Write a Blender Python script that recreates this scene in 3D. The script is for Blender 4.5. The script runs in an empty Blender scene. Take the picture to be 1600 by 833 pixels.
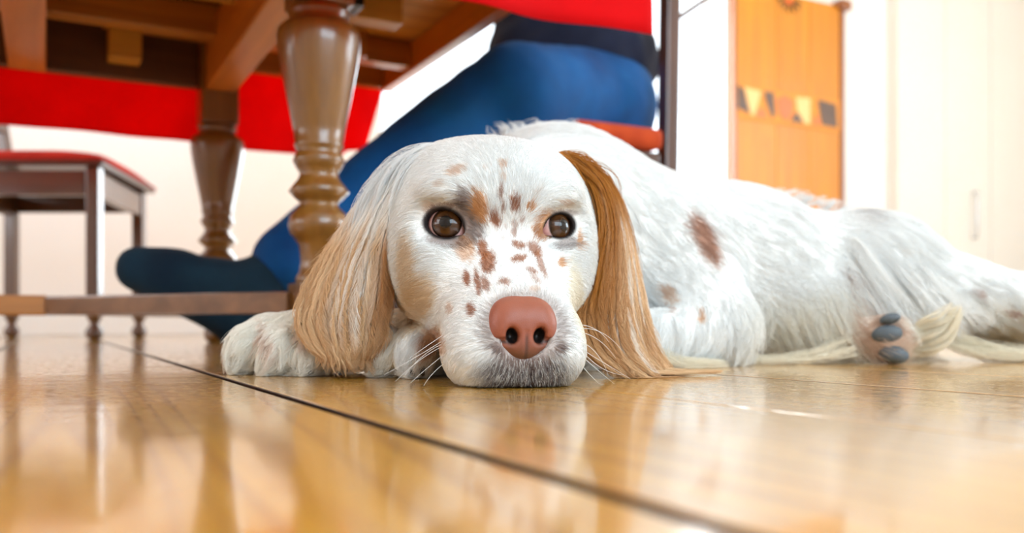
import bpy, bmesh, math, random
import numpy as np
from mathutils import Vector, Matrix, kdtree

random.seed(7)
rng = np.random.default_rng(7)
SC = bpy.context.scene
COL = SC.collection

# ------------------------------------------------------------------ frame of reference
F = 1400.0                    # focal length in pixels of the 1600 px wide frame
CX, HOR, EYE = 800.0, 507.0, 0.039   # principal column, horizon row, lens height (m)
ANG = math.radians(27.54)     # the room (planks, table, walls) is turned by this
VX = (math.cos(ANG), math.sin(ANG))      # along the walls / table end to end
UX = (-math.sin(ANG), math.cos(ANG))     # along the floor planks


def P(px, py, d):
    return np.array([(px - CX) / F * d, d, EYE + (HOR - py) / F * d])


def W(v, u, z=0.0):
    return (VX[0] * v + UX[0] * u, VX[1] * v + UX[1] * u, z)


# ------------------------------------------------------------------ camera
cam = bpy.data.cameras.new('camera')
cam.sensor_width = 36.0
cam.lens = 36.0 * F / 1600.0
cam.shift_y = (HOR - 416.5) / 1600.0
cam.clip_start = 0.01
cam.clip_end = 100
cam.dof.use_dof = True
cam.dof.focus_distance = 0.575
cam.dof.aperture_fstop = 5.4
camo = bpy.data.objects.new('camera', cam)
camo.location = (0, 0, EYE)
camo.rotation_euler = (math.pi / 2, 0, 0)
COL.objects.link(camo)
SC.camera = camo

# ------------------------------------------------------------------ world, lights, exposure
world = bpy.data.worlds.new('overcast_sky')
SC.world = world
world.use_nodes = True
wb = world.node_tree.nodes['Background']
wb.inputs['Color'].default_value = (0.84, 0.93, 1.0, 1)
wb.inputs['Strength'].default_value = 4.0


def area(name, loc, target, sx, sy, power, color):
    l = bpy.data.lights.new(name, 'AREA')
    l.shape = 'RECTANGLE'
    l.size, l.size_y = sx, sy
    l.energy = power
    l.color = color
    o = bpy.data.objects.new(name, l)
    o.location = loc
    o.rotation_euler = (Vector(target) - Vector(loc)).to_track_quat('-Z', 'Y').to_euler()
    COL.objects.link(o)
    return o


# daylight through the windows of the room (one sits in each opening; the left one is added fill)
area('daylight_side_window', W(5.92, 0.0, 1.45), W(0.4, 0.7, 0.3), 2.3, 1.5, 130, (0.75, 0.90, 1.0))
area('daylight_rear_window', W(0.9, -2.42, 1.45), W(0.9, 2, 0.7), 2.5, 1.5, 120, (0.64, 0.85, 1.0))
area('left_fill_light', W(-3.12, 1.6, 1.4), W(0, 1.8, 0.8), 2.2, 1.6, 55, (0.98, 0.95, 0.94))  # unseen source, added to brighten the left part of the back wall
area('daylight_glass_door', W(2.13, 3.62, 1.15), W(2.0, 0, 0.7), 1.75, 2.0, 130, (0.86, 0.95, 1.0))

vs = SC.view_settings
SC.display_settings.display_device = 'sRGB'
vs.view_transform = 'Standard'
vs.look = 'None'
vs.exposure = -0.20
vs.gamma = 1.0
vs.use_curve_mapping = False


# ------------------------------------------------------------------ helpers: objects
def prop(o, label=None, cat=None, group=None, kind=None):
    if label: o['label'] = label
    if cat: o['category'] = cat
    if group: o['group'] = group
    if kind: o['kind'] = kind
    return o


def empty(name, loc=(0, 0, 0), rz=0.0, parent=None, **k):
    o = bpy.data.objects.new(name, None)
    o.empty_display_size = 0.05
    o.location = loc
    o.rotation_euler = (0, 0, rz)
    COL.objects.link(o)
    if parent: o.parent = parent
    return prop(o, **k)


def link(name, me, mat=None, parent=None, loc=(0, 0, 0), rz=0.0, **k):
    o = bpy.data.objects.new(name, me)
    if mat is not None and not me.materials:
        me.materials.append(mat)
    o.location = loc
    o.rotation_euler = (0, 0, rz)
    COL.objects.link(o)
    if parent: o.parent = parent
    return prop(o, **k)


def bm_mesh(name, bm, smooth=False):
    me = bpy.data.meshes.new(name)
    bmesh.ops.recalc_face_normals(bm, faces=bm.faces[:])
    bm.to_mesh(me)
    bm.free()
    if smooth:
        me.polygons.foreach_set('use_smooth', np.ones(len(me.polygons), bool))
    return me


def add_box(bm, x0, x1, y0, y1, z0, z1, bevel=0.0):
    vsn = [bm.verts.new((x, y, z)) for z in (z0, z1) for y in (y0, y1) for x in (x0, x1)]
    fs = [(0, 2, 3, 1), (4, 5, 7, 6), (0, 1, 5, 4), (2, 6, 7, 3), (0, 4, 6, 2), (1, 3, 7, 5)]
    faces = [bm.faces.new([vsn[i] for i in f]) for f in fs]
    if bevel > 0:
        edges = list({e for f in faces for e in f.edges})
        bmesh.ops.bevel(bm, geom=edges, offset=bevel, segments=2, affect='EDGES', profile=0.6)


def box(name, x0, x1, y0, y1, z0, z1, mat, parent=None, bevel=0.0, **k):
    bm = bmesh.new()
    add_box(bm, x0, x1, y0, y1, z0, z1, bevel)
    return link(name, bm_mesh(name, bm), mat, parent, **k)


def beam(name, p0, p1, w, h, mat, parent=None, bevel=0.003, **k):
    """a bar of width w and height h from p0 to p1 (centre line)"""
    p0, p1 = Vector(p0), Vector(p1)
    d = p1 - p0
    L = d.length
    bm = bmesh.new()
    add_box(bm, 0, L, -w / 2, w / 2, -h / 2, h / 2, bevel)
    d.normalize()
    side = Vector((0, 0, 1)).cross(d)
    if side.length < 1e-4: side = Vector((0, 1, 0))
    side.normalize()
    up = d.cross(side)
    M = Matrix((d, side, up)).transposed().to_4x4()
    M.translation = p0
    bmesh.ops.transform(bm, matrix=M, verts=bm.verts[:])
    return link(name, bm_mesh(name, bm), mat, parent, **k)


def add_lathe(bm, prof, cx=0, cy=0, n=28):
    rings = []
    for z, r in prof:
        rings.append([bm.verts.new((cx + r * math.cos(2 * math.pi * i / n), cy + r * math.sin(2 * math.pi * i / n), z)) for i in range(n)])
    for a, b in zip(rings[:-1], rings[1:]):
        for i in range(n):
            f = bm.faces.new((a[i], a[(i + 1) % n], b[(i + 1) % n], b[i]))
            f.smooth = True
    bm.faces.new(rings[0][::-1])
    bm.faces.new(rings[-1])


def add_tube(bm, pts, rads, n=8):
    pts = [Vector(p) for p in pts]
    rings = []
    for i, p in enumerate(pts):
        t = (pts[min(i + 1, len(pts) - 1)] - pts[max(i - 1, 0)]).normalized()
        a = t.orthogonal().normalized()
        if rings:
            a = (pa - t * pa.dot(t)).normalized()
        pa = a
        b = t.cross(a)
        rings.append([bm.verts.new(p + rads[i] * (a * math.cos(2 * math.pi * j / n) + b * math.sin(2 * math.pi * j / n))) for j in range(n)])
    for a, b in zip(rings[:-1], rings[1:]):
        for i in range(n):
            bm.faces.new((a[i], a[(i + 1) % n], b[(i + 1) % n], b[i])).smooth = True
    bm.faces.new(rings[0][::-1]); bm.faces.new(rings[-1])


def np_mesh(name, V, Q, smooth=True, color=None):
    """mesh from numpy vertices and quads/tris (rows of equal length)"""
    me = bpy.data.meshes.new(name)
    V = np.ascontiguousarray(V, np.float32); Q = np.ascontiguousarray(Q, np.int32)
    k = Q.shape[1]
    me.vertices.add(len(V)); me.vertices.foreach_set('co', V.ravel())
    me.loops.add(Q.size); me.loops.foreach_set('vertex_index', Q.ravel())
    me.polygons.add(len(Q))
    me.polygons.foreach_set('loop_start', np.arange(0, Q.size, k, dtype=np.int32))
    me.polygons.foreach_set('loop_total', np.full(len(Q), k, np.int32))
    me.update(calc_edges=True)
    me.polygons.foreach_set('use_smooth', np.full(len(Q), smooth, bool))
    if color is not None:
        a = me.color_attributes.new('col', 'FLOAT_COLOR', 'POINT')
        c = np.ones((len(V), 4), np.float32); c[:, :3] = color
        a.data.foreach_set('color', c.ravel())
    me.validate()
    return me


# ------------------------------------------------------------------ helpers: materials
def lin(r, g, b):
    f = lambda c: (c / 255 / 12.92) if c <= 10 else ((c / 255 + 0.055) / 1.055) ** 2.4
    return (f(r), f(g), f(b))


def mat(name):
    m = bpy.data.materials.new(name)
    m.use_nodes = True
    nt = m.node_tree
    return m, nt, nt.nodes['Principled BSDF']


def N(nt, typ, **k):
    n = nt.nodes.new(typ)
    for a, b in k.items():
        if a.startswith('i_'):
            n.inputs[a[2:].replace('_', ' ')].default_value = b
        else:
            setattr(n, a, b)
    return n


def c4(c): return (c[0], c[1], c[2], 1)


def ramp(nt, stops):
    r = nt.nodes.new('ShaderNodeValToRGB')
    while len(r.color_ramp.elements) < len(stops):
        r.color_ramp.elements.new(0.5)
    for e, (p, c) in zip(r.color_ramp.elements, stops):
        e.position = p; e.color = c4(c)
    return r


def plain(name, c, rough=0.6, noise=0.0, scale=20.0, bump=0.0, spec=0.5, metal=0.0):
    m, nt, b = mat(name)
    b.inputs['Roughness'].default_value = rough
    b.inputs['Metallic'].default_value = metal
    b.inputs['Specular IOR Level'].default_value = spec
    tc = N(nt, 'ShaderNodeTexCoord')
    nz = N(nt, 'ShaderNodeTexNoise', i_Scale=scale, i_Detail=5.0)
    nt.links.new(tc.outputs['Object'], nz.inputs['Vector'])
    r = ramp(nt, [(0.3, tuple(x * (1 - noise) for x in c)), (0.7, tuple(min(1, x * (1 + noise * 0.6)) for x in c))])
    nt.links.new(nz.outputs['Fac'], r.inputs['Fac'])
    nt.links.new(r.outputs['Color'], b.inputs['Base Color'])
    if bump:
        bp = N(nt, 'ShaderNodeBump', i_Strength=bump, i_Distance=0.002)
        nt.links.new(nz.outputs['Fac'], bp.inputs['Height'])
        nt.links.new(bp.outputs['Normal'], b.inputs['Normal'])
    return m


def wood(name, dark, light, axis='X', rough=0.35, coat=0.3, scale=1.0, contrast=1.0, per_object=0.0):
    """procedural wood with the grain running along one local axis"""
    m, nt, b = mat(name)
    tc = N(nt, 'ShaderNodeTexCoord')
    mp = N(nt, 'ShaderNodeMapping')
    s = {'X': (1.6, 22, 22), 'Y': (22, 1.6, 22), 'Z': (22, 22, 1.6)}[axis]
    mp.inputs['Scale'].default_value = tuple(x * scale for x in s)
    info = N(nt, 'ShaderNodeObjectInfo')
    off = N(nt, 'ShaderNodeVectorMath', operation='SCALE'); off.inputs['Scale'].default_value = 37.0
    cmb = N(nt, 'ShaderNodeCombineXYZ')
    for i in range(3): nt.links.new(info.outputs['Random'], cmb.inputs[i])
    nt.links.new(cmb.outputs[0], off.inputs[0])
    add = N(nt, 'ShaderNodeVectorMath', operation='ADD')
    nt.links.new(tc.outputs['Object'], mp.inputs['Vector'])
    nt.links.new(mp.outputs['Vector'], add.inputs[0])
    nt.links.new(off.outputs[0], add.inputs[1])
    n1 = N(nt, 'ShaderNodeTexNoise', i_Scale=1.0, i_Detail=6.0, i_Roughness=0.6, i_Distortion=0.6)
    nt.links.new(add.outputs[0], n1.inputs['Vector'])
    mid = tuple((a + c) / 2 for a, c in zip(dark, light))
    w = 0.28 / contrast
    r = ramp(nt, [(0.5 - w, dark), (0.5, mid), (0.5 + w, light)])
    nt.links.new(n1.outputs['Fac'], r.inputs['Fac'])
    last = r.outputs['Color']
    if per_object:
        hs = N(nt, 'ShaderNodeHueSaturation')
        mr = N(nt, 'ShaderNodeMapRange'); mr.inputs['To Min'].default_value = 1 - per_object; mr.inputs['To Max'].default_value = 1 + per_object
        nt.links.new(info.outputs['Random'], mr.inputs['Value'])
        nt.links.new(mr.outputs[0], hs.inputs['Value'])
        nt.links.new(last, hs.inputs['Color'])
        last = hs.outputs['Color']
    nt.links.new(last, b.inputs['Base Color'])
    b.inputs['Roughness'].default_value = rough
    b.inputs['Coat Weight'].default_value = coat
    b.inputs['Coat Roughness'].default_value = 0.12
    bp = N(nt, 'ShaderNodeBump', i_Strength=0.12, i_Distance=0.001)
    nt.links.new(n1.outputs['Fac'], bp.inputs['Height'])
    nt.links.new(bp.outputs['Normal'], b.inputs['Normal'])
    return m


def floor_wood():
    m, nt, b = mat('varnished_pine')
    tc = N(nt, 'ShaderNodeTexCoord')
    info = N(nt, 'ShaderNodeObjectInfo')
    cmb = N(nt, 'ShaderNodeCombineXYZ')
    for i in range(3): nt.links.new(info.outputs['Random'], cmb.inputs[i])
    off = N(nt, 'ShaderNodeVectorMath', operation='SCALE'); off.inputs['Scale'].default_value = 19.0
    nt.links.new(cmb.outputs[0], off.inputs[0])
    add = N(nt, 'ShaderNodeVectorMath', operation='ADD')
    nt.links.new(tc.outputs['Object'], add.inputs[0]); nt.links.new(off.outputs[0], add.inputs[1])
    # cathedral rings: distance field stretched along the plank (local Y), warped
    mp = N(nt, 'ShaderNodeMapping'); mp.inputs['Scale'].default_value = (26, 2.2, 26)
    nt.links.new(add.outputs[0], mp.inputs['Vector'])
    nz = N(nt, 'ShaderNodeTexNoise', i_Scale=0.22, i_Detail=1.5, i_Distortion=0.4)
    nt.links.new(mp.outputs['Vector'], nz.inputs['Vector'])
    mul = N(nt, 'ShaderNodeMath', operation='MULTIPLY'); mul.inputs[1].default_value = 26.0
    nt.links.new(nz.outputs['Fac'], mul.inputs[0])
    fr = N(nt, 'ShaderNodeMath', operation='FRACT'); nt.links.new(mul.outputs[0], fr.inputs[0])
    ring = ramp(nt, [(0.0, (0, 0, 0)), (0.62, (0.12, 0.12, 0.12)), (0.9, (1, 1, 1)), (1.0, (0, 0, 0))])
    nt.links.new(fr.outputs[0], ring.inputs['Fac'])
    mp2 = N(nt, 'ShaderNodeMapping'); mp2.inputs['Scale'].default_value = (160, 5, 160)
    nt.links.new(add.outputs[0], mp2.inputs['Vector'])
    fine = N(nt, 'ShaderNodeTexNoise', i_Scale=1.0, i_Detail=4.0)
    nt.links.new(mp2.outputs['Vector'], fine.inputs['Vector'])
    base = ramp(nt, [(0.3, lin(190, 136, 38)), (0.7, lin(210, 158, 54))])
    nt.links.new(fine.outputs['Fac'], base.inputs['Fac'])
    mix = N(nt, 'ShaderNodeMix', data_type='RGBA', blend_type='MIX')
    sc = N(nt, 'ShaderNodeMath', operation='MULTIPLY'); sc.inputs[1].default_value = 0.42
    nt.links.new(ring.outputs['Color'], sc.inputs[0])
    nt.links.new(sc.outputs[0], mix.inputs['Factor'])
    nt.links.new(base.outputs['Color'], mix.inputs[6])
    mix.inputs[7].default_value = c4(lin(120, 66, 22))
    # a few dark knots
    vo = N(nt, 'ShaderNodeTexVoronoi', i_Scale=1.0)
    mp3 = N(nt, 'ShaderNodeMapping'); mp3.inputs['Scale'].default_value = (4.5, 1.9, 4.5)
    nt.links.new(add.outputs[0], mp3.inputs['Vector']); nt.links.new(mp3.outputs['Vector'], vo.inputs['Vector'])
    kr = ramp(nt, [(0.0, (1, 1, 1)), (0.035, (0.8, 0.8, 0.8)), (0.07, (0, 0, 0))])
    nt.links.new(vo.outputs['Distance'], kr.inputs['Fac'])
    mix2 = N(nt, 'ShaderNodeMix', data_type='RGBA')
    nt.links.new(kr.outputs['Color'], mix2.inputs['Factor'])
    nt.links.new(mix.outputs[2], mix2.inputs[6])
    mix2.inputs[7].default_value = c4(lin(92, 52, 22))
    hs = N(nt, 'ShaderNodeHueSaturation')
    mr = N(nt, 'ShaderNodeMapRange'); mr.inputs['To Min'].default_value = 0.92; mr.inputs['To Max'].default_value = 1.06
    nt.links.new(info.outputs['Random'], mr.inputs['Value']); nt.links.new(mr.outputs[0], hs.inputs['Value'])
    nt.links.new(mix2.outputs[2], hs.inputs['Color'])
    # dirt packed in the joints, just below the surface
    sz = N(nt, 'ShaderNodeSeparateXYZ'); nt.links.new(tc.outputs['Object'], sz.inputs[0])
    lt = N(nt, 'ShaderNodeMath', operation='LESS_THAN'); lt.inputs[1].default_value = -0.00025; nt.links.new(sz.outputs[2], lt.inputs[0])
    mj = N(nt, 'ShaderNodeMix', data_type='RGBA'); nt.links.new(lt.outputs[0], mj.inputs['Factor'])
    nt.links.new(hs.outputs['Color'], mj.inputs[6]); mj.inputs[7].default_value = c4(lin(48, 28, 18))
    nt.links.new(mj.outputs[2], b.inputs['Base Color'])
    cw = N(nt, 'ShaderNodeMath', operation='MULTIPLY_ADD'); cw.inputs[1].default_value = -1.0; cw.inputs[2].default_value = 1.0
    nt.links.new(lt.outputs[0], cw.inputs[0]); nt.links.new(cw.outputs[0], b.inputs['Coat Weight'])
    # varnish: wavy coat and worn specks
    wv = N(nt, 'ShaderNodeTexNoise', i_Scale=9.0, i_Detail=2.0)
    nt.links.new(add.outputs[0], wv.inputs['Vector'])
    w2 = N(nt, 'ShaderNodeTexNoise', i_Scale=160.0, i_Detail=3.0)
    nt.links.new(add.outputs[0], w2.inputs['Vector'])
    b1 = N(nt, 'ShaderNodeBump', i_Strength=0.10, i_Distance=0.006)
    nt.links.new(wv.outputs['Fac'], b1.inputs['Height'])
    b2 = N(nt, 'ShaderNodeBump', i_Strength=0.05, i_Distance=0.0006)
    nt.links.new(w2.outputs['Fac'], b2.inputs['Height']); nt.links.new(b1.outputs['Normal'], b2.inputs['Normal'])
    nt.links.new(b2.outputs['Normal'], b.inputs['Normal'])
    nt.links.new(b2.outputs['Normal'], b.inputs['Coat Normal'])
    b.inputs['Roughness'].default_value = 0.32
    b.inputs['Specular IOR Level'].default_value = 0.5
    rr = ramp(nt, [(0.35, (0.06,) * 3), (0.7, (0.16,) * 3)])
    nt.links.new(w2.outputs['Fac'], rr.inputs['Fac'])
    nt.links.new(rr.outputs['Color'], b.inputs['Coat Roughness'])
    return m


def cloth(name, c, c2=None, trans=0.35, rough=0.9, weave=900.0):
    m, nt, b = mat(name)
    c2 = c2 or tuple(x * 0.8 for x in c)
    tc = N(nt, 'ShaderNodeTexCoord')
    nz = N(nt, 'ShaderNodeTexNoise', i_Scale=weave, i_Detail=2.0)
    nt.links.new(tc.outputs['Object'], nz.inputs['Vector'])
    n2 = N(nt, 'ShaderNodeTexNoise', i_Scale=9.0, i_Detail=4.0)
    nt.links.new(tc.outputs['Object'], n2.inputs['Vector'])
    r = ramp(nt, [(0.3, c2), (0.7, c)])
    nt.links.new(n2.outputs['Fac'], r.inputs['Fac'])
    nt.links.new(r.outputs['Color'], b.inputs['Base Color'])
    b.inputs['Roughness'].default_value = rough
    b.inputs['Specular IOR Level'].default_value = 0.2
    b.inputs['Sheen Weight'].default_value = 0.04
    bp = N(nt, 'ShaderNodeBump', i_Strength=0.25, i_Distance=0.0008)
    nt.links.new(nz.outputs['Fac'], bp.inputs['Height']); nt.links.new(bp.outputs['Normal'], b.inputs['Normal'])
    if trans:
        tr = N(nt, 'ShaderNodeBsdfTranslucent')
        nt.links.new(r.outputs['Color'], tr.inputs['Color'])
        mx = N(nt, 'ShaderNodeMixShader'); mx.inputs[0].default_value = trans
        nt.links.new(b.outputs[0], mx.inputs[1]); nt.links.new(tr.outputs[0], mx.inputs[2])
        nt.links.new(mx.outputs[0], nt.nodes['Material Output'].inputs['Surface'])
    return m


M_floor = floor_wood()
M_gap = plain('dark_gap', lin(52, 30, 18), 0.9, 0.3)
M_wall = plain('white_plaster', lin(244, 240, 238), 0.85, 0.02, 6.0, 0.05)
M_ceil = plain('white_ceiling', lin(240, 238, 234), 0.9, 0.02)
M_whitewood = plain('cream_painted_wood', lin(236, 232, 224), 0.45, 0.02, 3.0)
M_frame = plain('white_window_frame', lin(240, 240, 240), 0.4, 0.01)
M_oak = wood('old_oak', lin(92, 56, 18), lin(146, 98, 38), 'Z', 0.3, 0.5, 1.0)
M_oak_rail = wood('oak_rail', lin(158, 84, 8), lin(222, 130, 24), 'Y', 0.45, 0.15, 1.0)
M_oak_cross = wood('oak_cross', lin(130, 76, 14), lin(196, 124, 36), 'X', 0.45, 0.15, 1.0)
M_oak_dark = wood('oak_dark', lin(62, 32, 12), lin(104, 58, 24), 'X', 0.5, 0.1, 1.0)
M_under = wood('raw_underside', lin(166, 106, 22), lin(222, 160, 54), 'X', 0.6, 0.05, 0.8, per_object=0.15)
M_walnut = wood('chair_walnut', lin(62, 38, 22), lin(104, 68, 40), 'Z', 0.3, 0.5, 1.3)
M_walnut_rail = wood('chair_walnut_rail', lin(58, 34, 20), lin(98, 62, 38), 'X', 0.3, 0.5, 1.3)
M_darkchair = wood('dark_chair_wood', lin(54, 30, 22), lin(92, 56, 40), 'Z', 0.35, 0.4, 1.2)
M_honey = wood('honey_veneer', lin(192, 112, 0), lin(222, 146, 2), 'Z', 0.45, 0.05, 0.8, per_object=0.12)
M_honey_dark = wood('honey_edge', lin(120, 62, 20), lin(158, 92, 34), 'Z', 0.4, 0.3, 1.0)
M_red = cloth('red_tablecloth', (0.92, 0.006, 0.010), (0.80, 0.004, 0.008), 0.55)
M_redcush = cloth('red_cushion', lin(196, 48, 30), lin(140, 26, 18), 0.0)
M_orangeseat = cloth('orange_seat', lin(206, 84, 34), lin(160, 54, 24), 0.0)
M_jeans = cloth('blue_trousers', lin(2, 84, 146), lin(1, 58, 112), 0.0, 0.75)
M_sweater = cloth('navy_sweater', lin(34, 40, 62), lin(20, 24, 40), 0.0, 0.9)
M_sock = cloth('dark_sock', lin(26, 52, 66), lin(14, 32, 46), 0.0, 0.95, 1400.0)
M_skin = plain('skin', lin(224, 176, 150), 0.5, 0.06, 30)
M_hairdark = plain('brown_hair', lin(70, 46, 30), 0.6, 0.3, 90)
M_iron = plain('dark_iron', lin(40, 34, 32), 0.5, 0.2, 60, 0.1, 0.5, 0.8)
M_steel = plain('brushed_steel', lin(190, 192, 196), 0.3, 0.05, 60, 0, 0.5, 1.0)
M_stone = plain('terrace_stone', lin(214, 212, 206), 0.9, 0.1, 8)


def glass():
    m, nt, b = mat('window_glass')
    nt.nodes.remove(b)
    t = N(nt, 'ShaderNodeBsdfTransparent'); g = N(nt, 'ShaderNodeBsdfGlossy'); g.inputs['Roughness'].default_value = 0.02
    mx = N(nt, 'ShaderNodeMixShader')
    mx.inputs[0].default_value = 0.05
    nt.links.new(t.outputs[0], mx.inputs[1]); nt.links.new(g.outputs[0], mx.inputs[2])
    nt.links.new(mx.outputs[0], nt.nodes['Material Output'].inputs['Surface'])
    return m


M_glass = glass()
# ================================================================== THE ROOM
# local frame of every room piece: x along VX (v), y along UX (u)
V0, V1, U0, U1, H = -3.0, 5.8, -2.3, 3.5, 2.5
floor = empty('floor', (0, 0, 0), ANG, kind='structure')
GAP0, PW = 0.115, 0.1755
k0, k1 = int(math.floor((V0 - GAP0) / PW)), int(math.ceil((V1 - GAP0) / PW))
for k in range(k0, k1):
    a, b2 = GAP0 + k * PW, GAP0 + (k + 1) * PW
    gw = {-1: 0.0020, 0: 0.0032, 1: 0.0006, 2: 0.0026, 3: 0.0014}     # open joints of different widths
    ga, gb = gw.get(k, 0.0015), gw.get(k + 1, 0.0015)
    bm = bmesh.new()
    add_box(bm, a + ga, b2 - gb, U0, U1, -0.022, 0.0, 0.0009)
    link('plank', bm_mesh('plank', bm), M_floor, floor)
box('subfloor', V0, V1, U0, U1, -0.06, -0.0225, M_gap, floor)


def wall(name, x0, x1, y0, y1, holes=(), along='x'):
    """wall slab with rectangular holes (a0, a1, z0, z1) measured along its length"""
    e = empty(name, (0, 0, 0), ANG, kind='structure')
    A0, A1 = (x0, x1) if along == 'x' else (y0, y1)
    cuts = sorted(holes)
    cur = A0
    def seg(a, b_, z0, z1):
        if b_ - a < 1e-6 or z1 - z0 < 1e-6: return
        if along == 'x': box('wall_panel', a, b_, y0, y1, z0, z1, M_wall, e)
        else: box('wall_panel', x0, x1, a, b_, z0, z1, M_wall, e)
    for a, b_, z0, z1 in cuts:
        seg(cur, a, 0, H); seg(a, b_, 0, z0); seg(a, b_, z1, H); cur = b_
    seg(cur, A1, 0, H)
    return e


wall('wall_back', V0 - 0.2, V1 + 0.2, U1, U1 + 0.2, [(1.20, 3.06, 0.0, 2.2)])
wall('wall_right', V1, V1 + 0.2, U0 - 0.2, U1 - 0.0005, [(-1.2, 1.2, 0.7, 2.2)], 'y')
wall('wall_front', V0 - 0.2, V1 - 0.0005, U0 - 0.2, U0, [(-0.4, 2.2, 0.7, 2.2)])
wall('wall_left', V0 - 0.2, V0, U0 + 0.0005, U1 - 0.0005, [(0.5, 2.7, 0.6, 2.2)], 'y')  # opening for the added left window
ce = empty('ceiling', (0, 0, 0), ANG, kind='structure')
box('ceiling_panel', V0 - 0.2, V1 + 0.2, U0 - 0.2, U1 + 0.2, H, H + 0.1, M_ceil, ce)
gr = empty('ground', (0, 0, 0), ANG, kind='structure')
box('terrace_slab', -6, 9, U1 + 0.21, U1 + 7, -0.12, -0.03, M_stone, gr)

# glazed double door in the back wall
gd = empty('door_1', (0, 0, 0), ANG, kind='structure')
ya, yb = U1 + 0.002, U1 + 0.06
for a in (1.20, 2.06, 3.035):
    w_ = 0.025 if a != 2.06 else 0.10
    box('door_stile', a, a + w_, ya, yb, 0.0, 2.2, M_frame, gd, 0.004)
for a, b_ in ((1.225, 2.06), (2.16, 3.035)):
    box('door_rail', a, b_, ya, yb, 0.0, 0.16, M_frame, gd, 0.004)
    box('door_rail', a, b_, ya, yb, 2.12, 2.2, M_frame, gd, 0.004)
    box('pane', a, b_, ya + 0.025, ya + 0.031, 0.16, 2.12, M_glass, gd)
for name, rect, axis in (('window_1', (-1.2, 1.2, 0.7, 2.2), 'r'), ('window_2', (-0.4, 2.2, 0.7, 2.2), 'f'), ('added_left_window', (0.5, 2.7, 0.6, 2.2), 'l')):  # the left window is unseen, added to go with the fill lamp
    e = empty(name, (0, 0, 0), ANG, kind='structure')
    a, b_, z0, z1 = rect
    m_ = (a + b_) / 2
    def wbox(n, p, q, z0_, z1_, mt, dep=(0.03, 0.08)):
        if axis == 'r': box(n, V1 + dep[0], V1 + dep[1], p, q, z0_, z1_, mt, e)
        elif axis == 'l': box(n, V0 - dep[1], V0 - dep[0], p, q, z0_, z1_, mt, e)
        else: box(n, p, q, U0 - dep[1], U0 - dep[0], z0_, z1_, mt, e)
    for p, q in ((a, a + 0.05), (m_ - 0.04, m_ + 0.04), (b_ - 0.05, b_)):
        wbox('window_frame', p, q, z0, z1, M_frame)
    for p, q in ((a + 0.05, m_ - 0.04), (m_ + 0.04, b_ - 0.05)):
        wbox('window_frame', p, q, z0, z0 + 0.05, M_frame); wbox('window_frame', p, q, z1 - 0.05, z1, M_frame)
        wbox('pane', p, q, z0 + 0.05, z1 - 0.05, M_glass, (0.05, 0.055))
# skirting
bb = empty('baseboard_back', (0, 0, 0), ANG, kind='structure')
box('baseboard_strip', V0, 1.19, U1 - 0.015, U1 - 0.0005, 0.0005, 0.07, M_frame, bb, 0.003)
box('baseboard_strip', 3.86, 4.20, U1 - 0.015, U1 - 0.0005, 0.0005, 0.07, M_frame, bb, 0.003)

# white built-in wardrobe on the right part of the back wall
wd = empty('wardrobe', W(0, 0, 0), ANG, label='cream white fitted wardrobe with slim steel handle beside the orange wood cupboard', cat='wardrobe')
y_ = U1 - 0.06
box('carcass', 4.22, 5.44, y_ + 0.0225, U1 - 0.001, 0.0005, 2.3, M_whitewood, wd)
for a, b_, hx_ in ((4.225, 4.622, None), (4.628, 5.03, 4.867), (5.036, 5.435, None)):
    dd = box('door', a, b_, y_, y_ + 0.022, 0.06, 2.28, M_whitewood, wd, 0.003)
    if hx_:
        bm = bmesh.new()
        add_tube(bm, [(hx_, y_ + 0.0, 0.55), (hx_, y_ - 0.028, 0.55), (hx_, y_ - 0.03, 0.56), (hx_, y_ - 0.03, 0.81), (hx_, y_ - 0.028, 0.82), (hx_, y_, 0.82)], [0.006] * 6, 8)
        link('handle', bm_mesh('handle', bm), M_steel, dd)

# wooden inlaid cupboard, let into the back wall
cb = empty('cupboard', (0, 0, 0), ANG, label='tall honey coloured wooden cupboard front with a band of inlaid triangles, against the back wall', cat='cupboard')
c0, c1, zt = 3.075, 3.80, 1.735
yf = U1 - 0.035
box('side_edge', c0 - 0.022, c0, yf - 0.006, U1 - 0.001, 0.0005, zt, M_honey_dark, cb, 0.003)
box('side_edge', c1, c1 + 0.03, yf - 0.006, U1 - 0.001, 0.0005, zt, M_honey_dark, cb, 0.003)
box('cornice', c1 - 0.02, c1 + 0.06, yf - 0.03, U1 - 0.001, zt, zt + 0.05, M_honey_dark, cb, 0.006)
box('plinth', c0, c1, yf - 0.004, U1 - 0.001, 0.0005, 0.11, M_honey_dark, cb, 0.003)
for i, (a, b_) in enumerate(((0.0, 0.27), (0.272, 0.50), (0.502, 0.725))):
    box('board', c0 + a, c0 + b_, yf + 0.001, U1 - 0.001, 0.112, zt + 0.02, M_honey, cb, 0.002)
zb0, zb1 = 1.075, 1.245
box('inlay_band', c0 + 0.001, c1 - 0.001, yf - 0.004, yf + 0.0005, zb0, zb1, plain('inlay_ground', lin(226, 142, 16), 0.5, 0.08), cb, 0.001)
M_i = {'d': plain('inlay_dark', lin(96, 66, 40), 0.4, 0.2), 'c': plain('inlay_cream', lin(246, 200, 124), 0.4, 0.05),
       'r': plain('inlay_orange', lin(240, 110, 30), 0.4, 0.06)}


def inlay(pts, key):
    bm = bmesh.new()
    f = [bm.verts.new((c0 + x, yf - 0.0065, zb0 + z)) for x, z in pts]
    g = [bm.verts.new((c0 + x, yf - 0.0041, zb0 + z)) for x, z in pts]
    bm.faces.new(f); bm.faces.new(g[::-1])
    n = len(pts)
    for i in range(n): bm.faces.new((f[i], f[(i + 1) % n], g[(i + 1) % n], g[i]))
    link('inlay', bm_mesh('inlay', bm), M_i[key], cb)


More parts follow.
